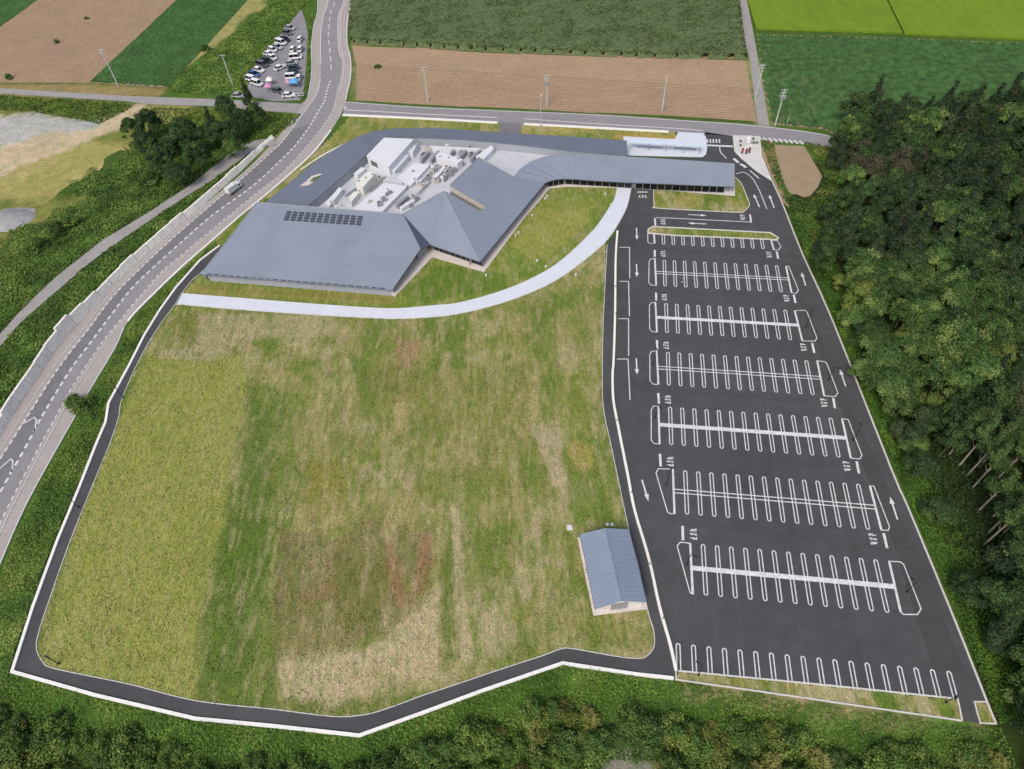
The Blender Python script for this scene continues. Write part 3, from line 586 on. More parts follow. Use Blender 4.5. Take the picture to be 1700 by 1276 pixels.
ribbon('kerb', GG([(1617, 1165), (1638, 1165), (1653, 1201), (1627, 1200)]), .2, .0, 'kerb', .15, closed=True, parent=pk)
lawn('planting_strip', GG([(1124, 1114), (1400, 1141), (1589, 1161), (1596, 1195), (1450, 1174), (1250, 1145), (1123, 1127)]), (130, 126, 70), [], .5, .06, amp=.5)
lawn('planting_strip', GG([(1617, 1165), (1638, 1165), (1652, 1201), (1627, 1200)]), (110, 118, 50), [], .5, .06)
ISL = smooth(GG([(1085, 300), (1085, 316), (1086, 341), (1091, 345.5), (1168, 350), (1226.5, 352.6), (1235, 351), (1243, 343), (1244, 338), (1237, 320), (1230, 304), (1220, 294)]), 3)
lawn('planting_strip', ISL, (124, 126, 62), [(GP((1120, 325), (1165, 325), (1165, 345), (1120, 345)), (158, 144, 84), .7, 1), (GP((1215, 335), (1240, 335), (1240, 352), (1215, 352)), (158, 140, 84), .6, 1)], .5, .08, amp=.45)
ribbon('kerb', ISL, .2, .0, 'kerb', .16, parent=pk)
STR = GG([(1076, 381), (1083, 376.5), (1120, 378), (1279, 386.5), (1292, 395), (1290, 398), (1120, 391), (1076, 387)])
lawn('planting_strip', STR, (124, 126, 66), [], .5, .08); ribbon('kerb', STR, .35, .0, 'kerb', .18, closed=True, parent=pk)
sheet('paving', [(1216, 224), (1262, 226), (1265, 258), (1283, 302), (1256, 284.5), (1230, 263), (1219, 251)], .06, 'concrete')
sheet('paving', [(1265, 228), (1283, 237), (1300, 318), (1311, 345), (1300, 336), (1284, 300), (1266, 258)], .03, 'soil_light')
sheet('paving', [(1035, 226), (1120, 231), (1126, 219), (1168, 221), (1172, 228), (1174, 246), (1172, 256), (1166, 261), (1120, 260), (1035, 258)], .06, 'concrete_pale')

# bay markings in the car park's own grid
YAW = math.radians(-9.32985); S_ = 2.6
def BG(gx, gy): c, s = math.cos(YAW), math.sin(YAW); return ((c*gx-s*gy)*S_, (s*gx+c*gy)*S_)
XO = {1: 7.2, 2: 7.22, 3: 7.26, 4: 7.28, 5: 7.32, 6: 8.33, 7: 9.36, 8: 7.34}; YO = {1: 61.8, 2: 55.52, 3: 49.24, 4: 42.99, 5: 36.76, 6: 30.53, 7: 24.31, 8: 16.92}
NC = {1: 11, 2: 12, 3: 12, 4: 13, 5: 14, 6: 14, 7: 13, 8: 18}; LL = 3.817*S_
def loop_mesh(L, openend=False):
    r = .32; pts = []
    for k in range(7): t = math.pi*k/6; pts.append((r*math.cos(t), -r+r*math.sin(t)))
    if openend: pts += [(-r, -L)]; pts = [(r, -L)]+pts; cl_ = False
    else:
        for k in range(7): t = math.pi+math.pi*k/6; pts.append((r*math.cos(t), -L+r+r*math.sin(t)))
        cl_ = True
    mb = MB(); ribbon_mb(mb, pts, .2, .0, closed=cl_); return mesh('bay_marking', mb.v, mb.f, 'paint')
lm_full, lm_half, lm_open = loop_mesh(LL), loop_mesh(LL*.42), loop_mesh(4.55, True)
for r_ in range(1, 9):
    for c_ in range(NC[r_]):
        me = lm_full; gy = YO[r_]
        if r_ == 1: me = lm_half; gy = YO[1]-3.817*.57
        if r_ == 8: me = lm_open
        x, y = BG(XO[r_]+c_, gy); o = link('bay_marking', me, pk, (x, y, .062)); o.rotation_euler = (0, 0, YAW)
    if r_ in (2, 3, 4, 5, 6, 7):
        a = XO[r_]-(1.0 if r_ < 6 else 1.0); b = XO[r_]+NC[r_]-.05; gy = YO[r_]-3.817/2
        if r_ in (3, 5, 7): ribbon('centre_strip', [BG(a, gy), BG(b, gy)], .95, .078, 'paint', parent=pk)
        else:
            for d in (-.16, .16): ribbon('centre_line', [BG(a, gy+d), BG(b, gy+d)], .22, .078, 'paint', parent=pk)
ISLANDS = [[(1085.5, 388), (1075.3, 388), (1075.3, 401), (1078, 404), (1087, 404)],
 [(1087, 429), (1080, 430), (1077.6, 434), (1077, 469), (1081, 473.6), (1089.4, 473.6)],
 [(1088, 502), (1081, 503), (1078, 507), (1078.5, 546), (1082.5, 550.6), (1090.6, 551.3)],
 [(1090, 582), (1081.5, 583.5), (1078.5, 589.4), (1079, 632), (1084.4, 638), (1093, 638)],
 [(1093, 674), (1085, 674), (1081, 680.6), (1081, 730.6), (1086, 736.5), (1095, 737)],
 [(1117, 779), (1093, 778), (1089, 785), (1108, 849.7), (1112, 852.6), (1119.7, 852.6)],
 [(1145.6, 901.8), (1129.4, 900), (1124, 906), (1145.6, 984), (1150, 986)],
 [(1280, 399), (1290, 399), (1296.5, 409.4), (1291.8, 415.3), (1284.7, 414.8)],
 [(1304.7, 442), (1309.4, 442), (1325.4, 482), (1321, 487.5), (1314, 486)],
 [(1319.3, 516), (1336.5, 515), (1340, 519), (1356, 561), (1353, 566.4), (1331.8, 566)],
 [(1356.5, 599), (1369.7, 600.6), (1372.6, 604), (1391, 652.6), (1386, 658.5), (1368, 657)],
 [(1397.6, 695), (1408, 696.8), (1430.6, 755.6), (1427, 762), (1412.4, 760.6)],
 [(1444, 806.5), (1450.6, 807), (1476.5, 874.7), (1474, 880.6), (1463, 880)],
 [(1475.8, 931.7), (1494, 932.6), (1500, 937), (1528.7, 1010.5), (1523, 1020), (1500, 1020), (1495, 1016)]]
for isl in ISLANDS:
    w_ = GG(isl); ribbon('island_outline', w_, .2, .084, 'paint', closed=True, parent=pk)
    ribbon('island_edge', [w_[-1], w_[0]], .42, .09, 'paint', parent=pk)
for ln in ([(1028, 410.6), (1045, 410.6), (1045.5, 462)], [(1028, 467), (1043.5, 467), (1045, 525)], [(1026, 529), (1043.5, 529), (1043.5, 590.6)], [(1024, 596), (1042.6, 596), (1046, 664)]):
    ribbon('stall_line', GG(ln), .22, .062, 'paint', parent=pk)
ribbon('lane_line', GG([(1088, 361.6), (1107, 361.6), (1248, 368.7)]), .25, .062, 'paint', parent=pk)
ribbon('lane_line', smooth(GG([(1221, 289), (1234, 286), (1248, 295), (1260, 315), (1273, 347)]), 4), .25, .062, 'paint', parent=pk)
ribbon('lane_line', smooth(GG([(1195, 242), (1196, 252), (1206, 263)]), 4), .3, .062, 'paint', parent=pk)
for a, b, wd_ in (((1218, 263), (1226, 270), .9), ((1229, 272), (1239, 278), .9), ((1245, 283), (1260, 296), .35)): ribbon('lane_dash', GG([a, b]), wd_, .062, 'paint', parent=pk)
ribbon('stop_line', GG([(1172, 241), (1217, 243)]), .9, .062, 'paint', parent=pk)
for k in range(5): ribbon('crossing_bar', GG([(1174+k*5, 231), (1174.5+k*5, 237)]), .45, .062, 'paint', parent=pk)
for gy_ in (58.0, 51.9, 45.6, 39.4, 33.1, 26.8):
    for d_ in (-.62, .0): ribbon('tyre_track', smooth([BG(g_, gy_-.75+d_*.5+.12*math.sin(g_)) for g_ in np.arange(7.2, 20.6, 1.6)], 3), .35, .047, 'asphalt_patch', parent=pk)
for gx in (7.6, 11.5, 15.4, 19.3):
    ribbon('asphalt_joint', [BG(gx, 59.5), BG(gx, 17.2)], .07, .052, 'asphalt_joint', parent=pk)
ribbon('asphalt_joint', GG([(1085, 390), (1088, 500), (1092, 640), (1098, 760), (1128, 890), (1160, 1020)]), .09, .056, 'asphalt_joint', parent=pk)
ribbon('asphalt_joint', GG([(1325, 500), (1400, 700), (1480, 900), (1519, 1027), (1546, 1112)]), .1, .056, 'asphalt_joint', parent=pk)
sheet('asphalt_patch', [(1326, 500), (1335, 497), (1510, 890), (1600, 1110), (1548, 1112), (1521, 1027), (1482, 900)], .048, 'asphalt_patch', pk)
# painted arrows
def arrow(px_, head, L=4.6):
    a = G(*px_); b = G(*head); an = math.atan2(b[1]-a[1], b[0]-a[0]); c, s = math.cos(an), math.sin(an)
    sh = [(-L/2, -.16), (L/2-1.6, -.16), (L/2-1.6, -.5), (L/2, 0), (L/2-1.6, .5), (L/2-1.6, .16), (-L/2, .16)]
    sheet('lane_arrow', [(a[0]+x*c-y*s, a[1]+x*s+y*c) for x, y in sh], .066, 'paint', pk, px=False)
for p, h_ in (((1057, 388), (1057.5, 400)), ((1057, 449), (1057.5, 462)), ((1057, 608), (1057.8, 625)), ((1071, 814), (1077, 834)), ((1334, 463), (1330, 450)), ((1399, 627), (1394, 612)), ((1483.5, 843), (1478, 826)), ((1256, 333), (1251, 322)), ((1281, 334), (1276.5, 322)), ((1158, 357), (1170, 357.6)), ((1157, 371), (1145, 370.4))): arrow(p, h_, 5.0 if p[1] > 340 else 6)
# stop bars with the painted word
GLY = {'tomaru': [[(.5, .97), (.5, .1)], [(.5, .55), (.86, .55)], [(.2, .62), (.2, .1)], [(.03, .07), (.97, .07)]],
       'ma': [[(.12, .82), (.88, .82)], [(.17, .58), (.83, .58)], [(.5, .98), (.5, .22), (.34, .06), (.16, .14), (.22, .3), (.5, .27), (.88, .08)]],
       're': [[(.22, .98), (.22, .03)], [(.05, .74), (.4, .74), (.06, .3)], [(.06, .3), (.5, .68), (.66, .66), (.62, .2), (.74, .07), (.96, .22)]]}
def stop_word(c_px, heading):      # heading in grid frame: 'W','E','N'
    cx, cy = G(*c_px); a = {'W': math.pi, 'E': 0., 'N': math.pi/2}[heading]+YAW; hx, hy = math.cos(a), math.sin(a); rx, ry = hy, -hx
    cw, chh = .66, 1.4
    for k, g in enumerate(('tomaru', 'ma', 're')):
        mb = MB()
        for j, st in enumerate(GLY[g]):
            q = []
            for u_, v_ in st:
                du = (k-1)*.86+(u_-.5)*cw; dv = (v_-.5)*chh; q.append((cx+rx*du+hx*dv, cy+ry*du+hy*dv))
            ribbon_mb(mb, q, .17, .062+.004*j)
        mb.build('road_letter', 'paint', pk)
BARS = [((1087, 414.8), (1087, 426.6), (1100.5, 421), 'W'), ((1089, 486), (1089.4, 499), (1102.4, 493), 'W'), ((1090.6, 564.7), (1091, 579.5), (1105.4, 573), 'W'), ((1092.6, 652.6), (1094, 670), (1108.5, 663), 'W'),
 ((1095.6, 753.5), (1096.8, 774), (1112.4, 766), 'W'), ((1133, 873), (1133.8, 896.8), (1151, 886.5), 'W'), ((1289.4, 417.6), (1291.8, 429.4), (1277, 423), 'E'), ((1317.6, 489.4), (1320.5, 502.8), (1305.9, 495.3), 'E'),
 ((1348, 569.4), (1351.8, 585.9), (1334, 576.5), 'E'), ((1383, 660.6), (1386, 677.6), (1368, 668.8), 'E'), ((1422, 765.9), (1426, 785.9), (1405.9, 774), 'E'), ((1466.8, 885), (1472.6, 910), (1449.7, 895), 'E'),
 ((1057.6, 318.8), (1075.3, 318.8), (1067, 325.9), 'N'), ((1087, 362.4), (1088, 374.8), (1100.5, 368), 'W'), ((1245, 356), (1247, 369.4), (1233, 360.7), 'E')]
for a, b, c_, hd in BARS: ribbon('stop_line', GG([a, b]), .5, .066, 'paint', parent=pk); stop_word(c_, hd)

# ------------------------------------------------------------------ main building
bd = empty('main_building', (0, 0, 0), label='large low public building with folded blue grey metal roofs around a white equipment court', cat='building')
PL1 = plane(P3(333, 455, 2.2), P3(651, 481, 2.2), P3(547, 346, 6.4))
PLC = plane(P3(797, 434, 2.8), P3(905, 303, 2.8), P3(737, 317, 8.))
def prism_part(name, top, m, h=.3, parent=bd, zb=None): mb = MB(); mb.prism([tuple(p) for p in top], h=h if zb is None else None, zb=zb); return mb.build(name, m, parent)
def seams(pl, poly3, ang, step, name='roof_seam', m='roof'):
    n, k = pl; zf = lambda x, y: (k-n[0]*x-n[1]*y)/n[2]; mb = MB(); poly = [(p[0], p[1]) for p in poly3]
    for (a, b) in rows_in(poly, ang, step):
        d = np.array(b)-np.array(a); l = np.hypot(*d); nr = np.array([-d[1], d[0]])/l*.05; v = []
        for q in (a, b):
            for s_, zz in ((1, .0), (1, .07), (-1, .07), (-1, .0)): x, y = q[0]+s_*nr[0], q[1]+s_*nr[1]; v.append((x, y, zf(x, y)+zz))
        mb.add(v, [(0, 1, 5, 4), (1, 2, 6, 5), (2, 3, 7, 6), (0, 3, 2, 1), (4, 5, 6, 7)])
    o = mb.build(name, m, bd); o['kind'] = 'stuff'; return o
wingL = [hit(PL1, *p) for p in ((333, 455), (651, 481), (698, 412), (669, 355), (426, 336))]
prism_part('roof', wingL, 'roof'); a_e = math.atan2(*(wingL[1]-wingL[0])[1::-1][:2]) if False else math.atan2(wingL[1][1]-wingL[0][1], wingL[1][0]-wingL[0][0])
seams(PL1, wingL, a_e-.02, .9)
apex = hit(PLC, 737, 317); vT = wingL[3]; vF = wingL[2]; fL = P3(715, 406, 2.8); fR = P3(797, 434, 2.8)
mb = MB(); mb.prism([tuple(vT+[0, 0, -.02]), tuple(vF+[.02, 0, -.05]), tuple(fL)], h=.25); mb.build('roof', 'roof_dark', bd)  # steep valley face: shade under the rake overhang painted in as dark colour
prism_part('roof', [vT, fL, apex], 'roof'); prism_part('roof', [apex, fL, fR], 'roof')
seams(plane(vT, fL, apex), [vT, fL, apex], math.atan2((fL-vT)[1], (fL-vT)[0]), 1.0); seams(plane(apex, fL, fR), [apex, fL, fR], math.atan2((fR-fL)[1], (fR-fL)[0]), 1.0)
PC = [hit(PLC, *p) for p in ((737, 317), (797, 434), (905, 303), (853, 293), (795, 261), (747, 307), (806, 341), (797, 350), (741, 318))]
prism_part('roof', PC, 'roof', .35)
seams(PLC, PC[:5]+PC[5:], math.atan2((PC[2]-PC[1])[1], (PC[2]-PC[1])[0]), 1.0)
# sunk light slot
mb = MB(); mb.prism([tuple(hit(PLC, *p)-np.array([0, 0, 2.0])) for p in ((741, 319), (797, 352), (808, 341), (748, 305))], h=.1); mb.build('light_slot_floor', 'slot_grey', bd)
s0, s1 = hit(PLC, 747, 307), hit(PLC, 806, 341)
mb = MB(); mb.add([tuple(s0-[0, 0, .3]), tuple(s1-[0, 0, .3]), tuple(s1-[0, 0, 2.1]), tuple(s0-[0, 0, 2.1])], [(0, 1, 2, 3)]); mb.build('light_slot_wall', 'wall_beige', bd)
# curved entry wing: ruled roof between inner (high) and outer (low) edges
inn = [hit(PLC, 853, 293)]+[P3(*p) for p in ((858, 286, 5.1), (866, 278, 5.1), (880, 268, 5.0), (905, 259, 5.0), (940, 255.5, 5.0), (985, 256, 5.0), (1040, 259.5, 5.0), (1100, 263, 5.0), (1160, 267, 5.0), (1219, 271, 5.0))]
out_ = [hit(PLC, 905, 303)]+[P3(*p) for p in ((911, 300.5, 2.8), (918, 298.5, 2.8), (926, 297, 2.8), (938, 296, 2.8), (958, 297, 2.8), (1000, 300, 2.8), (1050, 302.5, 2.8), (1103, 304.5, 2.8), (1160, 307, 2.8), (1219, 309.5, 2.8))]
def ruled(name, A, B, m, th=.3, parent=bd):
    n = len(A); v = [tuple(p) for p in A]+[tuple(p) for p in B]+[(p[0], p[1], p[2]-th) for p in A]+[(p[0], p[1], p[2]-th) for p in B]
    f = [(i, i+1, n+i+1, n+i) for i in range(n-1)]+[(2*n+i, 3*n+i, 3*n+i+1, 2*n+i+1) for i in range(n-1)]+[(i, 2*n+i, 2*n+i+1, i+1) for i in range(n-1)]+[(n+i, n+i+1, 3*n+i+1, 3*n+i) for i in range(n-1)]
    f += [(0, n, 3*n, 2*n), (n-1, 3*n-1, 4*n-1, 2*n-1)]
    mb = MB(); mb.add(v, f); return mb.build(name, m, parent)
def rs3(L, n):
    L = np.array(L); d = np.r_[0, np.cumsum(np.linalg.norm(np.diff(L, axis=0), axis=1))]; t = np.linspace(0, d[-1], n); return np.stack([np.interp(t, d, L[:, i]) for i in range(3)], 1)
def seam_ruled(A, B, step=1.0, m='roof'):
    n = int(np.linalg.norm(np.diff(np.array(A), axis=0), axis=1).sum()/step); a = rs3(A, n); b = rs3(B, n); mb = MB()
    # lines run from the high edge to the eave at matching fractions of each bay
    for i in range(len(A)-1):
        k = max(1, int(np.linalg.norm(np.array(A[i+1])-A[i])/step))
        for j in range(k):
            t = (j+.5)/k; p = A[i]*(1-t)+A[i+1]*t; q = B[i]*(1-t)+B[i+1]*t; d = (q-p)[:2]; nr = np.array([-d[1], d[0]])/np.hypot(*d)*.05; v = []
            for z in (p, q):
                for s_, zz in ((1, -.02), (1, .06), (-1, .06), (-1, -.02)): v.append((z[0]+s_*nr[0], z[1]+s_*nr[1], z[2]+zz))
            mb.add(v, [(0, 1, 5, 4), (1, 2, 6, 5), (2, 3, 7, 6), (0, 3, 2, 1), (4, 5, 6, 7)])
    o = mb.build('roof_seam', m, bd); o['kind'] = 'stuff'
ruled('roof', inn, out_, 'roof'); seam_ruled(inn, out_)
# ring roof round the north and west of the court, falling outwards
r_out = [P3(*p) for p in ((438, 337, 2.9), (470, 312, 2.9), (525, 267, 2.9), (563, 243, 2.9), (592, 227, 2.9), (622, 217, 2.9), (660, 212.5, 2.9), (730, 212.5, 2.9), (830, 219.5, 2.9), (930, 225.5, 2.9), (1041, 233, 2.9))]
r_in = [P3(*p) for p in ((510, 342, 5.3), (531, 325, 5.3), (570, 291, 5.3), (598, 266, 5.3), (612, 252, 5.3), (640, 228, 5.3), (672, 227, 5.3), (769, 231, 5.3), (853, 239, 5.2), (947, 250, 5.0), (1040, 257, 4.6))]
ruled('roof', [a for a in r_in], [b for b in r_out], 'roof_ring_shaded'); seam_ruled(r_in, r_out, m='roof_ring_shaded')
ZD = 2.6
# court deck
dk = [(p[0], p[1], ZD) for p in r_in]+[(p[0], p[1], ZD) for p in inn[::-1][3:]]+[(p[0], p[1], ZD) for p in (PC[4], PC[5], apex, vT, hit(PL1, 600, 349), hit(PL1, 515, 342.5))]
mb = MB(); mb.prism(dk, h=.3); mb.build('court_deck', 'deck', bd)
def wall_line(name, P, z0, m, drop=.3, shift=(0, 0)):
    mb = MB(); n = len(P); v = [(p[0]+shift[0], p[1]+shift[1], p[2]-drop+.02) for p in P]+[(p[0]+shift[0], p[1]+shift[1], z0) for p in P]; mb.add(v, [(i, i+n, i+1+n, i+1) for i in range(n-1)]); return mb.build(name, m, bd)
wall_line('court_wall', r_in, ZD-.1, 'wall_grey')
wall_line('court_wall', inn, 0, 'wall_grey'); wall_line('court_wall', [PC[3], PC[4], PC[5]], 0, 'wall_grey'); wall_line('court_wall', [vT, hit(PL1, 426, 336)], 0, 'wall_grey'); wall_line('court_wall', [vT, apex], 0, 'wall_grey')
# outer walls, set back under the eaves
def inset_line(P, d): q = offset_line([(p[0], p[1]) for p in P], d); return [np.array([x, y, p[2]]) for (x, y), p in zip(q, P)]
wall_line('wall', inset_line(r_out, -1.0), 0, 'wall_grey', .35)
wall_line('wall', inset_line(wingL[:2], .9), 0, 'wall_grey', .3); wall_line('wall', [wingL[0]+[.9, 0, .1], wingL[4]+[.9, 0, 0]], 0, 'wall_grey', .3)
wall_line('wall', inset_line([wingL[1], wingL[2]], 3.6), 0, 'wall_beige', .3); wall_line('wall', inset_line([vF, fL], 1.5), 0, 'wall_grey', .3)
wall_line('wall', inset_line([PC[1], PC[2]], 3.4), 0, 'wall_beige', .3)
wall_line('wall', [np.array(inn[-1])+[-1, 0, 0], np.array(out_[-1])+[-1, 1.2, 0]], 0, 'wall_grey', .3)
def glazing(A, B, n, z0, z1, back):
    A = np.array(A); B = np.array(B); d = (B-A)[:2]; l = np.hypot(*d); d = d/l; nr = np.array([-d[1], d[0]])*back; an = math.atan2(d[1], d[0]); st = l/n
    me = None
    for i in range(n):
        c = A[:2]+d*(i+.5)*st+nr
        if me is None:
            mb = MB(); mb.box(0, 0, z0, z1, st-.14, .1); o = mb.build('window', 'glass', bd); me = o.data
            mb = MB(); mb.box(0, 0, z0, z1, .14, .2); mb.box(st, 0, z0, z1, .14, .2); mb.box(st/2, 0, z1, z1+.15, st, .2); mb.box(st/2, 0, z0-.12, z0, st, .2); fr_ = mb.build('window_frame', 'grey_metal', o, (-st/2, 0, 0)); fm = fr_.data
        else: o = link('window', me, bd); link('window_frame', fm, o, (-st/2, 0, 0))
        o.location = (c[0], c[1], 0); o.rotation_euler = (0, 0, an)
glazing(fL, fR, 9, .25, 2.35, 1.25)
glazing(out_[8]+[-8, 1.0, 0], out_[10]+[-2.5, 0, 0], 12, .4, 2.3, .9)
glazing(out_[4], out_[7], 9, .2, 2.3, 1.1); glazing(out_[1], out_[4], 3, .2, 2.3, 1.1)
wall_line('wall', inset_line([np.array(p) for p in out_[7:]], 1.5), 0, 'wall_grey', .3)
for i in range(24):
    p = wingL[0]+(wingL[1]-wingL[0])*(i+1.2)/25.5; mb = MB(); mb.box(p[0], p[1]+.22, p[2]+.0, p[2]+.16, 1.5, .16, a_e); mb.build('snow_guard', 'dark', bd)
# plinths
pl_ = sheet('plinth', [(655, 493), (718, 427), (804, 451.5), (870.6, 362), (897, 332), (908, 318), (914, 312.5), (938, 309.8), (1026.5, 311.5), (1030, 298), (905, 292), (790, 400), (700, 395), (560, 400), (630, 470)], .16, 'plinth', bd)
mb = MB(); mb.prism([(x, y, .15) for x, y in GG([(655, 493), (718, 427), (804, 451.5), (870.6, 362), (897, 332), (908, 318), (914, 312.5), (938, 309.8), (1026.5, 311.5), (1030, 298), (905, 292), (790, 400), (700, 395), (560, 400), (630, 470)])], zb=-.1); mb.build('plinth_edge', 'plinth', bd)
mb = MB(); mb.prism([(x, y, .12) for x, y in GG([(350, 466), (653, 491), (650, 470), (340, 446)])], zb=-.1); mb.build('apron', 'wall_grey', bd)
mb = MB(); mb.prism([(x, y, .14) for x, y in GG([(1086, 314.5), (1220, 325.5), (1220, 300), (1086, 294)])], zb=-.1); mb.build('apron', 'concrete', bd)
# solar panels
sa = empty('solar_array', (0, 0, 0), label='dark solar panels in three rows on the large south west roof', cat='solar panels')
c00, c10, c01, c11 = [hit(PL1, *p) for p in ((476, 350.5), (605, 359), (470, 366.5), (601, 375.5))]
nrm1 = PL1[0]/np.linalg.norm(PL1[0]); nrm1 = nrm1 if nrm1[2] > 0 else -nrm1; smesh = None
for i in range(12):
    for j in range(4):
        u0, u1, v0, v1 = (i+.07)/12, (i+.78)/12, (j+.08)/4, (j+.74)/4
        def q(u, v): return c00*(1-u)*(1-v)+c10*u*(1-v)+c01*(1-u)*v+c11*u*v
        cs = [q(u0, v0), q(u0, v1), q(u1, v1), q(u1, v0)]; ce = sum(cs)/4
        if smesh is None:
            mb = MB(); mb.add([tuple(c-ce+nrm1*.22) for c in cs]+[tuple(c-ce+nrm1*.12) for c in cs], [(0, 1, 2, 3), (7, 6, 5, 4), (0, 4, 5, 1), (1, 5, 6, 2), (2, 6, 7, 3), (3, 7, 4, 0)])
            o = mb.build('solar_panel', 'solar', sa); smesh = o.data
        else: o = link('solar_panel', smesh, sa)
        o.location = tuple(ce)

# ridge caps, hip flashings and gutters
for nm, a, b, r_ in (('ridge_cap', wingL[3], wingL[4], .14), ('hip_flashing', apex, fL, .08), ('hip_flashing', apex, fR, .1), ('ridge_cap', apex, vT, .12), ('ridge_cap', PC[5], PC[4], .14), ('ridge_cap', PC[4], PC[3], .12), ('verge_trim', wingL[1], wingL[2], .1), ('verge_trim', wingL[0], wingL[4], .1), ('verge_trim', np.array(inn[-1]), np.array(out_[-1]), .1)):
    mb = MB(); mb.tube(tuple(a+[0, 0, .04]), tuple(b+[0, 0, .04]), r_, r_, 6); mb.build(nm, 'grey_metal', bd)
for P_ in ([wingL[0], wingL[1]], [fL, fR], [PC[1], PC[2]]+[np.array(p) for p in out_[1:]], r_out):
    mb = MB()
    for a, b in zip(P_[:-1], P_[1:]): mb.tube((a[0], a[1], a[2]-.12), (b[0], b[1], b[2]-.12), .12, .12, 6)
    mb.build('gutter', 'roof_dark', bd)
# ------------------------------------------------------------------ equipment standing in the court
def unit(name, top_px, zt, m, label, cat='roof unit', parts=None, zb=ZD, lid=True):
    T_ = [P3(x, y, zt) for x, y in top_px]; c = sum(T_)/len(T_); t = empty(name, (c[0], c[1], zb), label=label, cat=cat)
    L_ = [(p[0]-c[0], p[1]-c[1], p[2]-zb) for p in T_]; mb = MB(); mb.prism([(x, y, z-.12) for x, y, z in L_], zb=.0); mb.build('casing', m, t)
    mb = MB(); mb.prism([(x*1.03, y*1.03, z) for x, y, z in L_], h=.118); mb.build('lid', m if m != 'wall_grey' else 'white_metal', t)
    if parts == 'fans':
        a, b = np.array(L_[0]), np.array(L_[2 if len(L_) > 3 else 1]); n = 3
        for k in range(n):
            p = a+(b-a)*(k+.5)/n; mb = MB(); mb.tube((p[0], p[1], p[2]), (p[0], p[1], p[2]+.15), .35, .35, 10); mb.build('fan', 'grey_metal', t)
    if parts == 'louvre':
        a, b = np.array(L_[0]), np.array(L_[-1]); d = (b-a)/np.linalg.norm(b-a); nr = np.array([d[1], -d[0], 0]); nr = -nr if (nr@np.array([0, -1, 0])) < 0 else nr
        p = a+d*1.4+nr*.06; q_ = a+d*4.2+nr*.06; mb = MB(); h0, h1 = L_[0][2]-2.6, L_[0][2]-.9
        mb.add([(p[0], p[1], h0), (q_[0], q_[1], h0), (q_[0], q_[1], h1), (p[0], p[1], h1)], [(0, 1, 2, 3)]); mb.build('louvre', 'dark', t)
        for k in range(5):
            z_ = h0+(k+.5)*(h1-h0)/5; mb = MB(); mb.tube((p[0]+nr[0]*.05, p[1]+nr[1]*.05, z_), (q_[0]+nr[0]*.05, q_[1]+nr[1]*.05, z_), .05, .05, 4); mb.build('slat', 'grey_metal', t)
    return t
unit('plant_room', [(609, 258), (638, 228.5), (685.6, 231), (645, 276)], 6.6, 'white_metal', 'largest white rooftop plant room with a dark louvre in its south face', 'plant room', 'louvre')
unit('duct_casing', [(646, 279.5), (655, 284), (678, 258.5), (671, 255)], 4.6, 'white_metal', 'long low white duct casing hugging the east side of the largest plant room')
unit('cooling_unit', [(672, 250.6), (681, 238), (693.5, 238), (685, 252)], 4.8, 'white_metal', 'white cooling unit beside the north east corner of the largest plant room', parts='fans')
unit('roof_slab', [(660, 294), (688, 270), (713, 273.5), (681, 308)], 3.6, 'white_metal', 'raised white roof slab in the middle of the court, south east of the plant room', 'roof slab')
unit('roof_slab', [(583, 350), (638, 304), (674, 310), (633, 352)], 3.9, 'white_metal', 'largest raised white roof slab just behind the ridge above the solar panels', 'roof slab')
unit('roof_slab', [(636, 299), (655, 284), (675, 291), (668, 304)], 3.3, 'deck', 'low grey roof slab between the two raised white slabs', 'roof slab')
unit('container_unit', [(590, 303.5), (610, 284), (624, 286), (602, 310.6)], 5.6, 'cream_metal', 'cream coloured container shaped unit near the west side of the court', parts='fans')
unit('air_handler', [(579, 326.5), (588, 317.6), (596, 319.4), (583, 335)], 4.4, 'cream_metal', 'small cream coloured unit just south west of the cream container unit')
unit('air_handler', [(587, 287.6), (600, 277), (606, 280.6), (593, 290.5)], 4.2, 'white_metal', 'small white unit between the cream container unit and the largest plant room')
unit('duct_casing', [(540, 337), (563, 310.6), (568, 314), (546, 342)], 4.3, 'white_metal', 'long narrow white duct at the south west edge of the court')
unit('air_handler', [(723.5, 259), (730.6, 252), (767.6, 264), (759, 271.5)], 5.2, 'white_metal', 'long white air handler in the north east of the court', parts='fans')
unit('parapet_block', [(790, 259), (815, 241), (820, 246), (801, 266)], 4.4, 'white_metal', 'white block wall at the north east corner behind the highest roof plane', 'wall')
unit('screen_wall', [(716, 242), (716, 244), (796, 247.5), (796, 245.5)], 4.3, 'white_metal', 'thin white screen wall along the north side of the court', 'wall')
for k, (a, b, c_, d, lab) in enumerate((((697, 263), (709, 250), (712, 252), (701, 265), 'western'), ((713, 263), (727, 249), (730, 251), (717, 265), 'second'), ((747, 252), (752, 247), (755, 249), (750, 254), 'third'), ((762, 257), (771, 248), (775, 250), (766, 259), 'fourth'), ((779, 262), (795, 247), (798, 249), (783, 264), 'eastern'))):
    unit('louvre_bank', [a, b, c_, d], 4.2, 'grey_metal', f'{lab} of the five grey louvre banks south of the thin screen wall', 'louvre bank')
unit('duct_casing', [(721, 292), (736, 275), (740, 276.5), (726, 293.5)], 4.1, 'white_metal', 'slim white duct in the cluster of pipework south of the long air handler')
unit('duct_casing', [(656, 338), (674, 323), (678, 325), (661, 340)], 4.0, 'grey_metal', 'slim grey duct beside the east edge of the largest roof slab')
unit('duct_casing', [(663, 343), (686, 330), (689, 332), (667, 346)], 3.7, 'white_metal', 'curved edge white duct close to the folded roof valley')
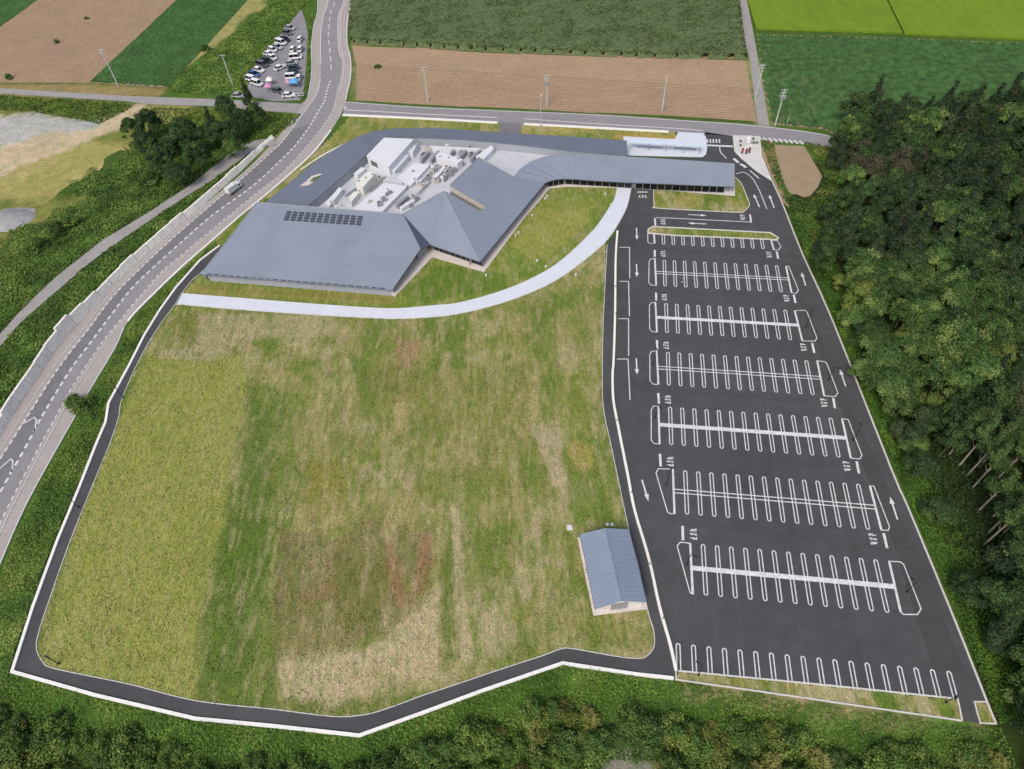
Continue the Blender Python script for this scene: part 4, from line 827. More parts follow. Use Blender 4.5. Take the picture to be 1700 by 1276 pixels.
small = [(686, 328), (691, 331), (682, 341), (733, 289), (740, 291), (745, 284), (741, 280), (748, 290), (730, 299), (724, 301), (752, 284), (718, 284), (742, 263), (735, 247), (745, 241), (551, 340), (561, 341), (556, 327), (597, 318), (645, 320), (637, 331), (630, 339), (744, 318), (702, 310), (695, 302), (711, 296), (706, 305), (753, 276), (726, 280), (736, 296)]
_rs = random.Random(5)
for _ in range(34): small.append((_rs.uniform(700, 782), _rs.uniform(247, 300)) if _rs.random() < .7 else (_rs.uniform(612, 700), _rs.uniform(285, 342)))
small = [q for q in small if not (q[0]-737 > (300-q[1])*1.1)]
for k, (x, y) in enumerate(small):
    z = 3.9 if (x, y) in ((645, 320), (637, 331), (630, 339)) else ZD; X, Y = G(x, y, z+.5); hgt = random.uniform(.6, 1.4)
    ar = 'on the largest raised roof slab' if z > 3 else ('beside the cream units at the west' if x < 600 else ('just behind the folded valley' if x < 693 else ('between the middle slab and pipework' if x < 718 else ('among the grey louvre banks' if y < 270 else 'in the pipework cluster at the east'))))
    hgt *= 1.15; t = empty('vent_unit', (X, Y, z), random.uniform(0, 1), label=f'small capped roof vent {ar}', cat='roof vent', group=f'small roof vents {ar}')
    mb = MB(); mb.box(0, 0, 0, hgt, random.uniform(.9, 2.4), random.uniform(.7, 1.3), mi=0, taper=.05); mb.build('casing', random.choice(['grey_metal', 'white_metal', 'grey_metal', 'wall_beige']), t)
    mb = MB(); mb.tube((0, 0, hgt), (0, 0, hgt+.25), .22, .3, 8); mb.build('cowl', 'dark' if k % 3 == 0 else 'grey_metal', t)
for k, (a, b) in enumerate((((610, 318), (640, 292)), ((668, 316), (700, 285)), ((700, 300), (720, 280)), ((571, 325), (590, 312)), ((692, 322), (712, 300)))):
    A = P3(*a, ZD+.5); B = P3(*b, ZD+.5); t = empty('roof_pipe', tuple(A), label=('pipe run beside the east side of the cream container unit', 'pipe run along the east of the largest roof slab', 'pipe run crossing the middle of the court', 'short pipe run south of the cream container unit', 'pipe run just behind the folded pyramid roof')[k], cat='pipe')
    d = B-A
    for j in range(3):
        o_ = np.array([j*.4, 0, 0]); mb = MB(); mb.tube(tuple(o_), tuple(d+o_), .1, .1, 5); mb.build('pipe', 'grey_metal', t)

# ------------------------------------------------------------------ shed beside the car park
sh_ridge = [P3(1004.4, 877, 4.6), P3(1032, 997, 4.6)]; sL = [P3(963, 887, 3.3), P3(988, 1010.6, 3.3)]; sR = [P3(1044, 879, 3.3), P3(1073.5, 999, 3.3)]
sh = empty('shed', (*((sL[0]+sR[1])/2)[:2], 0), label='small gabled shed with a blue metal roof between lawn and car park', cat='shed'); so_ = np.array([*((sL[0]+sR[1])/2)[:2], 0])
for side, E_ in (('west', sL), ('east', sR)):
    A, B = [p-so_ for p in sh_ridge], [p-so_ for p in E_]
    n = 16
    for i in range(n):
        t0, t1 = i/n+.0015, (i+1)/n-.0015; q = [A[0]*(1-t0)+A[1]*t0, A[0]*(1-t1)+A[1]*t1, B[0]*(1-t1)+B[1]*t1, B[0]*(1-t0)+B[1]*t0]
        mb = MB(); mb.prism([tuple(p) for p in q], h=.1); mb.build('roof_sheet', 'roof_blue', sh)
    mb = MB()
    for i in range(n+1):
        t = i/n; mb.tube(tuple(A[0]*(1-t)+A[1]*t+[0, 0, .02]), tuple(B[0]*(1-t)+B[1]*t+[0, 0, .02]), .06, .06, 4)
    mb.build('roof_rib', 'roof_blue', sh)
r0, r1 = [p-so_ for p in sh_ridge]; mb = MB(); mb.tube(tuple(r0), tuple(r1), .14, .14, 6); mb.build('ridge_cap', 'roof_blue', sh)
ax = (r1-r0)/np.linalg.norm(r1-r0); l0, l1, q0, q1 = [p-so_ for p in (*sL, *sR)]
cc = (l0+l1+q0+q1)/4
def ins(p, k=.9): v = cc+(p-cc)*k; return v
for nm, pa, pb, rg in (('wall', l0, l1, None), ('wall', q0, q1, None), ('gable_wall', l0, q0, r0), ('gable_wall', l1, q1, r1)):
    a, b = ins(pa), ins(pb); v = [(a[0], a[1], 0), (b[0], b[1], 0), (b[0], b[1], 3.2), ]
    if rg is not None: r_ = ins(rg); v.append((r_[0], r_[1], 4.35))
    v.append((a[0], a[1], 3.2)); mb = MB(); mb.add(v, [tuple(range(len(v)))]); mb.build(nm, 'shed_wall', sh)
a, b = ins(l1, .905), ins(q1, .905); m_ = (a+b)/2; mb = MB(); mb.box(m_[0], m_[1]-.05, 0, 2.5, 3.0, .08, math.atan2((b-a)[1], (b-a)[0])); mb.build('door', 'grey_metal', sh)
mb = MB(); mb.prism([(x-so_[0], y-so_[1], .14) for x, y in GG([(958.5, 892), (985, 1022), (1075.5, 1011), (1047, 890)])], zb=-.1); mb.build('slab', 'plinth', sh)
for E_ in (sL, sR): p, q_ = E_[0]-so_, E_[1]-so_; mb = MB(); mb.tube((p[0], p[1], p[2]-.1), (q_[0], q_[1], q_[2]-.1), .09, .09, 6); mb.build('gutter', 'roof_dark', sh)

# ------------------------------------------------------------------ canopy and plaza by the entrance
cq = [P3(1046, 231, 2.9), P3(1166, 238.5, 2.9), P3(1165, 243, 2.9), P3(1046, 236, 2.9)]; c0 = sum(cq)/4
cn = empty('entrance_canopy', (c0[0], c0[1], 0), label='long pale glass canopy with a beam over the paved forecourt north of the entry wing', cat='canopy')
n = 12
for i in range(n):
    t0, t1 = i/n+.003, (i+1)/n-.003; L4 = [cq[0]*(1-t0)+cq[1]*t0, cq[0]*(1-t1)+cq[1]*t1, cq[3]*(1-t1)+cq[2]*t1, cq[3]*(1-t0)+cq[2]*t0]
    mb = MB(); mb.prism([(p[0]-c0[0], p[1]-c0[1], p[2]) for p in L4], h=.08); mb.build('glass_panel', 'canopy_glass', cn)
for p in ((1048, 234), (1078, 236), (1107, 238), (1136, 240), (1163, 241.5)):
    q = P3(*p, 2.85)-c0; mb = MB(); mb.tube((q[0], q[1], 0), (q[0], q[1], 2.8), .09, .09, 8); mb.build('post', 'grey_metal', cn)
for e0, e1 in ((0, 1), (3, 2)):
    a, b = cq[e0]-c0, cq[e1]-c0; mb = MB(); mb.tube((a[0], a[1], 2.84), (b[0], b[1], 2.84), .1, .1, 4); mb.build('beam', 'white_metal', cn)
for nm, pts_, lab in (('bench', ((1058, 244.5), (1100, 247)), 'long grey bench under the west half of the canopy'), ('bench', ((1118, 247), (1155, 249)), 'long grey bench under the east half of the canopy')):
    a, b = G(*pts_[0]), G(*pts_[1]); an = math.atan2(b[1]-a[1], b[0]-a[0]); l = math.hypot(b[0]-a[0], b[1]-a[1]); t = empty(nm, ((a[0]+b[0])/2, (a[1]+b[1])/2, .06), an, label=lab, cat='bench')
    mb = MB(); mb.box(0, 0, .38, .46, l, .5); mb.build('seat', 'grey_metal', t)
    for x in (-l*.4, 0, l*.4): mb = MB(); mb.box(x, 0, 0, .38, .12, .4); mb.build('leg', 'grey_metal', t)
ms = empty('stone_monument', (*G(1241, 240), .06), label='tall white rounded stone monument on the entrance plaza', cat='monument')
mb = MB(); mb.box(0, 0, 0, .4, 2.4, 1.6); mb.build('base', 'concrete', ms); mb = MB()
for z0_, z1_, r0_, r1_ in ((.4, 1.2, .8, 1.0), (1.2, 2.2, 1.0, .9), (2.2, 2.9, .9, .45)): mb.tube((0, 0, z0_), (0, 0, z1_), r0_, r1_, 10)
mb.build('stone', 'paint', ms)
for (x, y), cl_, lab in (((1232, 254), 'red', 'red banner stand, leftmost of the three on the entrance plaza'), ((1238.5, 255), 'red', 'low red banner stand in the middle of the three on the plaza'), ((1243.5, 253), 'maroon', 'dark banner stand, rightmost of the three on the entrance plaza')):
    t = empty('banner_stand', (*G(x, y), .06), .1, label=lab, cat='banner'); mb = MB(); mb.box(0, 0, 0, .08, .7, .5); mb.build('foot', 'dark', t); mb = MB(); mb.tube((-.35, 0, .08), (-.35, 0, 1.7), .03, .03, 5); mb.build('pole', 'dark', t); mb = MB(); mb.box(0, .05, .35, 1.65, .64, .04); mb.build('banner', cl_, t)
for k, (x, y) in enumerate(((1229, 236), (1251, 238.5), (1256, 238.5), (1250, 232), (1229, 243))):
    t = empty('round_planter', (*G(x, y), .06), label='round grey planter on the paved entrance plaza', cat='planter', group='round planters on the plaza'); mb = MB(); mb.tube((0, 0, 0), (0, 0, .5), .35, .48, 12); mb.build('pot', 'grey_metal', t); mb = MB(); mb.tube((0, 0, .5), (0, 0, .75), .4, .2, 8); mb.build('shrub', 'crop_dark', t)
for k, (x, y) in enumerate(((908.5, 326.5), (905, 330.6), (883.5, 358.6), (861, 387), (856, 392), (892, 433.6), (906, 443.4), (1014, 341), (807, 458), (886, 306+8), (956, 457), (1005, 323))):
    t = empty('garden_lamp', (*G(x, y), 0), label=('upper of the two paired white lamps at the north eave', 'lower of the two paired white lamps at the north eave', 'lone white lamp beside the middle of the east eave', 'upper of the paired white lamps near the eave, further south', 'lower of the paired white lamps near the eave, further south', 'upper white lamp in the middle of the upper lawn', 'lower white lamp in the middle of the upper lawn', 'white lamp touching the inner edge of the curved walkway', 'white lamp just outside the south east plinth corner', 'white lamp at the north west tip of the upper lawn', 'white lamp just outside the curved walkway', 'white lamp near the north end of the curved walkway')[k], cat='lamp'); mb = MB(); mb.tube((0, 0, 0), (0, 0, .45), .22, .18, 8); mb.build('post', 'concrete_pale', t); mb = MB(); mb.tube((0, 0, .45), (0, 0, .6), .3, .26, 10); mb.build('lamp_head', 'paint', t)
for (x, y), lab in (((945.5, 876), 'white square utility cover beside the north west corner of the shed'), ((1008, 871), 'small white inspection cover just north of the shed'), ((1016, 871), 'second small white inspection cover just north of the shed, nearer the path')):
    t = empty('utility_cover', (*G(x, y), 0), label=lab, cat='utility cover'); z_ = 1.1 if x < 950 else .6; mb = MB(); mb.box(0, 0, 0, .22, z_, z_); mb.build('frame', 'concrete', t); mb = MB(); mb.box(0, 0, .22, .28, z_*.8, z_*.8); mb.build('lid', 'paint', t)

# ------------------------------------------------------------------ lamp posts
def lamp_post(x, y, label, h=4.6, a=0.):
    X, Y = G(x, y); t = empty('lamp_post', (X, Y, .05), a, label=label, cat='lamp post', group='car park lamp posts')
    mb = MB(); mb.tube((0, 0, 0), (0, 0, .3), .18, .18, 8); mb.build('base', 'dark', t); mb = MB(); mb.tube((0, 0, .3), (0, 0, h), .08, .055, 8); mb.build('post', 'dark', t)
    mb = MB(); mb.tube((0, 0, h-.05), (.75, 0, h+.08), .05, .05, 5); mb.build('arm', 'dark', t); mb = MB(); mb.box(.95, 0, h+.03, h+.15, .75, .3); mb.build('lamp_head', 'dark', t)
LPX = [((1106, 806), 'lamp post in the left end island of the second bay row from the south'), ((1140, 938), 'lamp post in the left end island of the southernmost double bay row'), ((1087, 694), 'lamp post in the left end island of the third bay row from the south'),
 ((1084, 606), 'lamp post in the left end island of the fourth bay row from the south'), ((1338, 543), 'lamp post in the right end island of the fifth bay row from the south'), ((1375, 631), 'lamp post in the right end island of the fourth bay row from the south'),
 ((1416, 731), 'lamp post in the right end island of the third bay row from the south'), ((1505, 983), 'lamp post in the right end island of the southernmost double bay row'), ((1570, 1166), 'lamp post in the planting strip at the south east corner of the car park'),
 ((1159, 1121), 'lamp post in the planting strip at the south west corner of the car park'), ((205, 660), 'lamp post beside the west perimeter path near the small bend'), ((98, 1102), 'lamp post in the lawn corner at the south west bend of the path'), ((131, 842), 'lamp post beside the west perimeter path south of the bend')]
for i, (p, lab) in enumerate(LPX): lamp_post(*p, lab, a=random.uniform(0, 6.28))
for k, (x, y) in enumerate(((1022, 523), (1024, 700), (1078, 938), (1021.5, 478), (1048, 820), (1100, 1028))):
    t = empty('wall_lamp', (*G(x, y), .35), label='small grey bollard light standing on the low white wall', cat='bollard light', group='bollard lights on the low wall'); mb = MB(); mb.tube((0, 0, 0), (0, 0, .5), .1, .1, 8); mb.build('post', 'grey_metal', t); mb = MB(); mb.tube((0, 0, .5), (0, 0, .6), .16, .14, 8); mb.build('lamp_head', 'grey_metal', t)

# ------------------------------------------------------------------ utility poles
def utility_pole(x, y, h, label, arms=2, trans=False, a=0.1):
    X, Y, Z = GH(x, y); t = empty('utility_pole', (X, Y, Z), a, label=label, cat='utility pole', group='concrete utility poles')
    mb = MB(); mb.tube((0, 0, 0), (0, 0, h), .24, .15, 8); mb.build('pole', 'pole', t)
    for k in range(arms):
        z = h-.4-.9*k; mb = MB(); mb.box(0, .2, z, z+.12, 2.0, .12); mb.build('crossarm', 'pole', t)
        for xx in (-.85, -.3, .3, .85): mb = MB(); mb.tube((xx, .2, z+.12), (xx, .2, z+.36), .07, .05, 6); mb.build('insulator', 'paint', t)
    if trans:
        for xx in (-.5, .5): mb = MB(); mb.tube((xx, -.25, h-3.2), (xx, -.25, h-2.2), .32, .32, 10); mb.build('transformer', 'grey_metal', t)
utility_pole(196, 141, 13, 'tall concrete utility pole at the edge of the dark green field', 2)
utility_pole(386.5, 141, 11, 'concrete utility pole in the grass left of the gravel car park', 1)
utility_pole(710.6, 168, 12, 'western concrete utility pole in front of the ploughed field', 2)
utility_pole(908, 177.6, 11, 'middle concrete utility pole with transformers in front of the ploughed field', 2, True)
utility_pole(1099, 186, 12.6, 'plain eastern utility pole in front of the ploughed field', 0)
utility_pole(1253, 166, 12, 'utility pole with a wide crossarm beside the farm road', 2)
utility_pole(1286.6, 208, 12, 'utility pole with transformers at the corner of the bean field by the junction', 3, True)
t = empty('street_lamp', (*G(897.6, 210.6), .05), label='slim grey street lamp on the verge south of the side road', cat='street lamp')
mb = MB(); mb.tube((0, 0, 0), (0, 0, 9.5), .12, .08, 8); mb.build('post', 'pole', t); mb = MB(); mb.tube((0, 0, 9.4), (.3, 1.4, 9.9), .06, .05, 6); mb.build('arm', 'pole', t); mb = MB(); mb.box(.35, 1.8, 9.8, 9.95, .3, .8); mb.build('lamp_head', 'lamp_glass', t)
t = empty('utility_marker', (*G(1306, 207), .0), label='short pale post beside the pole at the bean field corner', cat='post'); mb = MB(); mb.tube((0, 0, 0), (0, 0, 2.6), .1, .09, 6); mb.build('post', 'pole', t)

# ------------------------------------------------------------------ vehicles
def car_parts(kind):
    if kind == 'van': L, W, H = 4.5, 1.75, 1.95; low = [(-2.2, .35), (-2.22, .95), (-2.1, 1.05), (1.55, 1.08), (2.15, .92), (2.22, .4)]; top = [(-2.12, 1.04), (-1.98, 1.88), (.95, 1.88), (1.62, 1.06)]
    elif kind == 'kei': L, W, H = 3.4, 1.48, 1.65; low = [(-1.7, .32), (-1.7, .95), (-1.6, 1.0), (1.1, .98), (1.62, .85), (1.7, .35)]; top = [(-1.6, .99), (-1.45, 1.6), (.55, 1.6), (1.15, .97)]
    else: L, W, H = 4.3, 1.72, 1.5; low = [(-2.1, .3), (-2.13, .85), (-1.95, .93), (1.0, .9), (1.95, .72), (2.13, .32)]; top = [(-1.9, .92), (-1.3, 1.46), (.35, 1.46), (1.1, .89)]
    def ext(prof, w0, w1, n=2):
        mb = MB(); k = len(prof); zmin = min(p[1] for p in prof); zmax = max(p[1] for p in prof)
        v = []
        for s_ in (-1, 1):
            for x, z in prof: f = (z-zmin)/(zmax-zmin); v.append((x, s_*(w0*(1-f)+w1*f)/2, z))
        mb.add(v, [tuple(range(k)), tuple(range(2*k-1, k-1, -1))]+[(i, (i+1) % k, (i+1) % k+k, i+k) for i in range(k)]); return mb
    B = ext(low, W, W*.96)
    cab = ext(top, W*.94, W*.80); roofm = MB(); x0, x1 = top[1][0]+.02, top[2][0]-.02; z = top[1][1]
    roofm.prism([(x0, -W*.40, z+.05), (x1, -W*.40, z+.05), (x1, W*.40, z+.05), (x0, W*.40, z+.05)], h=.06)
    mbp = MB()
    for s_ in (-1, 1):
        for (xa, za), (xb, zb_) in ((top[0], top[1]), (top[3], top[2])): mbp.tube((xa, s_*W*.465, za), (xb, s_*W*.402, zb_), .05, .05, 4)
        xm = (top[1][0]+top[2][0])/2; mbp.tube((xm, s_*W*.468, top[0][1]), (xm, s_*W*.405, z), .05, .05, 4)
    return L, W, B, cab, roofm, mbp
def box_truck():
    return None
CARP = {}
def car_proto(kind, colour):
    key = (kind, colour)
    if key in CARP: return CARP[key]
    L, W, B, cab, rf_, pil = car_parts(kind); P = []
    def me(mb, nm, m_):
        m__ = mesh(nm, mb.v, mb.f, m_); bm = bmesh.new(); bm.from_mesh(m__); bmesh.ops.recalc_face_normals(bm, faces=bm.faces)
        if nm == 'body': bmesh.ops.bevel(bm, geom=list(bm.edges), offset=.06, segments=2, affect='EDGES', clamp_overlap=True)
        bm.to_mesh(m__); bm.free(); P.append((nm, m__))
    me(B, 'body', colour); me(cab, 'windows', 'glass'); me(rf_, 'roof', colour); me(pil, 'pillars', colour)
    for sx in (-.31, .30):
        for sy in (-1, 1): mb = MB(); mb.tube((L*sx, sy*(W/2-.18), .32), (L*sx, sy*(W/2+.02), .32), .32, .32, 12); me(mb, 'wheel', 'tyre')
    for sy in (-1, 1):
        mb = MB(); mb.box(L/2-.12, sy*W*.36, .55, .72, .16, .34); me(mb, 'headlight', 'lamp_glass'); mb = MB(); mb.box(-L/2+.06, sy*W*.38, .62, .82, .14, .26); me(mb, 'tail_light', 'tail')
    CARP[key] = P; return P
def car(x, y, ang, kind, colour, label, group='cars parked in the gravel car park', cat='car'):
    X, Y = G(x, y); t = empty('parked_car' if group else 'car', (X, Y, .03), ang, label=label, cat=cat, group=group); t.scale = (1.1, 1.12, 1.08)
    for nm, me in car_proto(kind, colour): link(nm, me, t)
    return t
D = math.radians
lotpx = lambda cx, cy: (390+cx/7.97, 20+cy/7.97)
left = [(735, 228, 'car', 'car_silver', 'silver saloon at the north end of the diagonal row'), (700, 290, 'car', 'car_grey', 'dark grey car, second from the north end of the diagonal row'), (672, 385, 'kei', 'car_black', 'black small car, third from the north end of the diagonal row'),
 (615, 425, 'van', 'car_white', 'white minivan right after the black small car in the diagonal row'), (570, 480, 'car', 'car_silver', 'silver car between two white cars in the diagonal row'), (505, 520, 'kei', 'car_white', 'white small car just south of the silver car in the diagonal row'),
 (462, 575, 'car', 'car_white', 'white saloon in the middle of the diagonal row'), (500, 625, 'kei', 'car_white', 'white small car sticking out into the lane from the diagonal row'), (430, 660, 'car', 'car_black', 'black saloon in the middle of the diagonal row'),
 (370, 715, 'van', 'car_grey', 'dark grey minivan next to the black saloon'), (320, 785, 'car', 'car_white', 'white car between the dark grey minivan and the blue car'), (262, 838, 'car', 'car_blue', 'blue car, the only blue one in the gravel car park'), (235, 912, 'van', 'car_white', 'white minivan beside the blue car'),
 (300, 965, 'van', 'car_white', 'white van at the south end of the diagonal row')]
for cx, cy, k, c_, lab in left: car(*lotpx(cx, cy), D(-32)+random.uniform(-.08, .08), k, c_, lab)
right = [(873, 382, 80, 'kei', 'car_white', 'white small car standing alone at the north east of the gravel car park'), (778, 512, 82, 'kei', 'car_white', 'white small car, left one of the pair south of the lone car'), (874, 510, 82, 'kei', 'car_white', 'white small car, right one of the pair beside the bushes'),
 (810, 618, 5, 'van', 'car_white', 'white minivan at the north end of the straight row'), (752, 692, 8, 'car', 'car_silver', 'silver car behind the white minivan in the straight row'), (790, 752, 6, 'car', 'car_teal', 'dark teal car in the straight row'), (780, 820, 4, 'car', 'car_black', 'black saloon in the straight row'),
 (762, 880, 3, 'van', 'car_white', 'white van just south of the black saloon'), (860, 890, 80, 'kei', 'car_white', 'white small car beside the bushes east of the white van'), (603, 752, 48, 'car', 'car_white', 'white saloon driving through the middle of the gravel car park'),
 (582, 1060, -30, 'car', 'car_grey', 'grey car at the south edge near the coloured tent'), (720, 1118, 4, 'car', 'car_white', 'white saloon at the south entrance of the gravel car park')]
for cx, cy, an, k, c_, lab in right: car(*lotpx(cx, cy), D(an)+random.uniform(-.05, .05), k, c_, lab)
car(397, 161, D(-8), 'car', 'car_silver', 'silver car on the farm road beside the trees', 'cars parked in the gravel car park')
# white truck on the main road
tx, ty = G(390, 317); ta = ang_of((353, 350), (418, 300)); tk = empty('truck', (tx, ty, .08), ta, label='white box truck driving on the main road west of the building', cat='truck')
tk.scale = (.88, .88, .88)
mb = MB(); mb.box(-.9, 0, .75, 2.75, 4.2, 1.95); mb.build('cargo_box', 'paint', tk); mb = MB(); mb.add([(1.3, -.9, .5), (2.85, -.9, .5), (2.85, -.9, 1.2), (2.5, -.85, 2.1), (1.3, -.85, 2.15), (1.3, .9, .5), (2.85, .9, .5), (2.85, .9, 1.2), (2.5, .85, 2.1), (1.3, .85, 2.15)], [(0, 1, 2, 3, 4), (9, 8, 7, 6, 5), (0, 5, 6, 1), (1, 6, 7, 2), (2, 7, 8, 3), (3, 8, 9, 4), (4, 9, 5, 0)]); mb.build('cab', 'car_white', tk)
mb = MB(); mb.add([(2.88, -.78, 1.25), (2.88, .78, 1.25), (2.56, .74, 2.0), (2.56, -.74, 2.0)], [(0, 1, 2, 3)]); mb.build('windscreen', 'glass', tk)
for s_ in (-1, 1): mb = MB(); mb.add([(1.6, s_*.92, 1.25), (2.5, s_*.92, 1.25), (2.35, s_*.88, 1.95), (1.6, s_*.88, 1.95)], [(0, 1, 2, 3)]); mb.build('side_window', 'glass', tk)
mb = MB(); mb.box(-.1, 0, .45, .74, 5.6, 1.0); mb.build('chassis', 'dark', tk)
for sx in (-2.0, 2.0):
    for s_ in (-1, 1): mb = MB(); mb.tube((sx, s_*.72, .38), (sx, s_*.95, .38), .38, .38, 12); mb.build('wheel', 'tyre', tk)
# tents and trailer
def tent(cx, cy, w_, d, h, c_, label, a=0.):
    X, Y = G(*lotpx(cx, cy)); t = empty('market_tent', (X, Y, .03), a, label=label, cat='tent', group='tents in the gravel car park')
    for sx in (-1, 1):
        for sy in (-1, 1): mb = MB(); mb.tube((sx*w_/2, sy*d/2, 0), (sx*w_/2, sy*d/2, h), .04, .04, 5); mb.build('leg', 'grey_metal', t)
    v = [(-w_/2, -d/2, h), (w_/2, -d/2, h), (w_/2, d/2, h), (-w_/2, d/2, h), (0, 0, h+.9)]; v2 = [(x, y, z-.25) for x, y, z in v[:4]]
    mb = MB(); mb.add(v+v2, [(0, 1, 4), (1, 2, 4), (2, 3, 4), (3, 0, 4), (0, 5, 6, 1), (1, 6, 7, 2), (2, 7, 8, 3), (3, 8, 5, 0)]); mb.build('canopy', c_, t)
tent(475, 960, 2.2, 2.2, 2.1, 'cloth_white', 'small white tent on the southern part of the gravel car park')
tent(458, 1045, 2.4, 2.4, 2.1, 'cloth_pink', 'small pink tent directly south of the white tent')
tent(800, 985, 3.0, 3.2, 2.2, 'cloth_blue', 'light blue tent south of the white van')
tent(718, 985, 1.8, 2.2, 2.0, 'cloth_pink', 'small pink tent immediately left of the light blue tent')
X, Y = G(*lotpx(860, 1110)); t = empty('trailer_frame', (X, Y, .05), .08, label='open pale metal trailer frame at the south east corner of the gravel car park', cat='trailer')
for y_ in (-.9, .9): mb = MB(); mb.box(0, y_, .5, .62, 3.2, .1); mb.build('rail', 'white_metal', t)
for x_ in (-1.5, 0, 1.5): mb = MB(); mb.box(x_, 0, .5, .6, .1, 1.7); mb.build('crossbar', 'white_metal', t)
for s_ in (-1, 1): mb = MB(); mb.tube((0, s_*.98, .3), (0, s_*1.15, .3), .3, .3, 10); mb.build('wheel', 'tyre', t)
# motorbike? one small white vehicle in the second bay row
t = empty('scooter', (*G(1133, 468), .06), 1.2, label='small white scooter parked in the second bay row of the empty car park', cat='scooter')
mb = MB(); mb.box(0, 0, .35, .75, 1.1, .35, taper=.05); mb.build('body', 'car_white', t); mb = MB(); mb.box(-.25, 0, .76, .86, .7, .28); mb.build('seat', 'dark', t); mb = MB(); mb.tube((.5, 0, .4), (.38, 0, 1.05), .05, .04, 6); mb.tube((.38, -.3, 1.05), (.38, .3, 1.05), .03, .03, 5); mb.build('handlebar', 'dark', t)
for x_ in (-.6, .62): mb = MB(); mb.tube((x_, -.06, .24), (x_, .06, .24), .24, .24, 12); mb.build('wheel', 'tyre', t)

# ------------------------------------------------------------------ vegetation
def leaf_quads(C, N, size, jit=.5, rng=RNG, aspect=.7):
    """C centres, N preferred normals -> quads"""
    n = len(C); N = N+rng.normal(0, jit, (n, 3)); N /= np.linalg.norm(N, axis=1)[:, None]+1e-9
    R = rng.normal(0, 1, (n, 3)); U = np.cross(N, R); U /= np.linalg.norm(U, axis=1)[:, None]+1e-9; Wv = np.cross(N, U)
    s = (size*(.6+.8*rng.random(n)))[:, None]/2; U = U*s; Wv = Wv*s*aspect
    V = np.stack([C-U-Wv*.6, C+U*.2-Wv, C+U+Wv*.4, C-U*.3+Wv], 1).reshape(-1, 3); return V, np.arange(4*n).reshape(-1, 4)
def crown_mesh(name, seed, R, H0, H1, tones, n_lobes=14, n_leaf=3200, size=.42, shape='round', gaps=.0):
    rg = np.random.default_rng(seed); Cs = []; Ns = []; Ct = []
    lob = []
    for k in range(n_lobes):
        a = rg.random()*6.283
        if shape == 'cone':
            t = (k+.5)/n_lobes; z = H0+(H1-H0)*t; rr = R*(1-t)*.55; lob.append((rr*math.cos(a*3), rr*math.sin(a*3), z, max(.5, R*(1.05-t)*.62)))
        else:
            u_ = rg.random()**.55; rr = R*.82*u_; z = H0+(H1-H0)*(.28+.50*(1-u_**1.7)+rg.uniform(-.1, .12)); lob.append((rr*math.cos(a)*1.12, rr*math.sin(a)*.95, z+rg.uniform(-.3, .5), R*rg.uniform(.13, .38)))
    wts = np.array([l[3]**2 for l in lob]); wts /= wts.sum()
    for l, w_ in zip(lob, wts):
        n = int(n_leaf*w_); d = rg.normal(0, 1, (n, 3)); d /= np.linalg.norm(d, axis=1)[:, None]; d[:, 2] = np.where(d[:, 2] < -.35, -d[:, 2]*.6, d[:, 2])
        rr = l[3]*(1-.32*rg.random(n)**1.6); c = d*rr[:, None]*np.array([1, 1, .78 if shape != 'cone' else 1.0]); c += np.array(l[:3])
        c += rg.normal(0, .2, (n, 3)); Cs.append(c); Ns.append(d+np.array([0, 0, .35])); tone = np.array(lin(tones[rg.integers(len(tones))]))*rg.uniform(.85, 1.18)
        Ct.append(np.repeat((tone*(.72+.56*rg.random((n, 1)))), 4, 0))
    C = np.concatenate(Cs); N = np.concatenate(Ns); V, Q = leaf_quads(C, N, size, .45, rg); return np_mesh(name, V, Q, np.concatenate(Ct), 'crown_a')
def trunk_mesh(seed, H, r, m='bark', limbs=6, H0=None, spread=1.6):
    rg = random.Random(seed); mb = MB(); H0 = H0 or H*.4; bend = (rg.uniform(-.3, .3), rg.uniform(-.3, .3)); p0 = (0, 0, -.6); p1 = (bend[0]*.5, bend[1]*.5, H*.5); p2 = (bend[0], bend[1], H*.9)
    mb.tube(p0, p1, r, r*.7, 7); mb.tube(p1, p2, r*.7, r*.25, 6)
    for k in range(limbs):
        a = k*2.4+rg.random(); z = H0+(H*.85-H0)*k/limbs; q = (bend[0]*z/H+math.cos(a)*spread*(1.1-z/H), bend[1]*z/H+math.sin(a)*spread*(1.1-z/H), z+1.2); mb.tube((bend[0]*z/H, bend[1]*z/H, z), q, r*.35, r*.12, 5)
        q2 = (q[0]*1.4+rg.uniform(-.4, .4), q[1]*1.4+rg.uniform(-.4, .4), q[2]+.9); mb.tube(q, q2, r*.12, r*.05, 4)
    me = mesh('trunk', mb.v, mb.f, m); return me
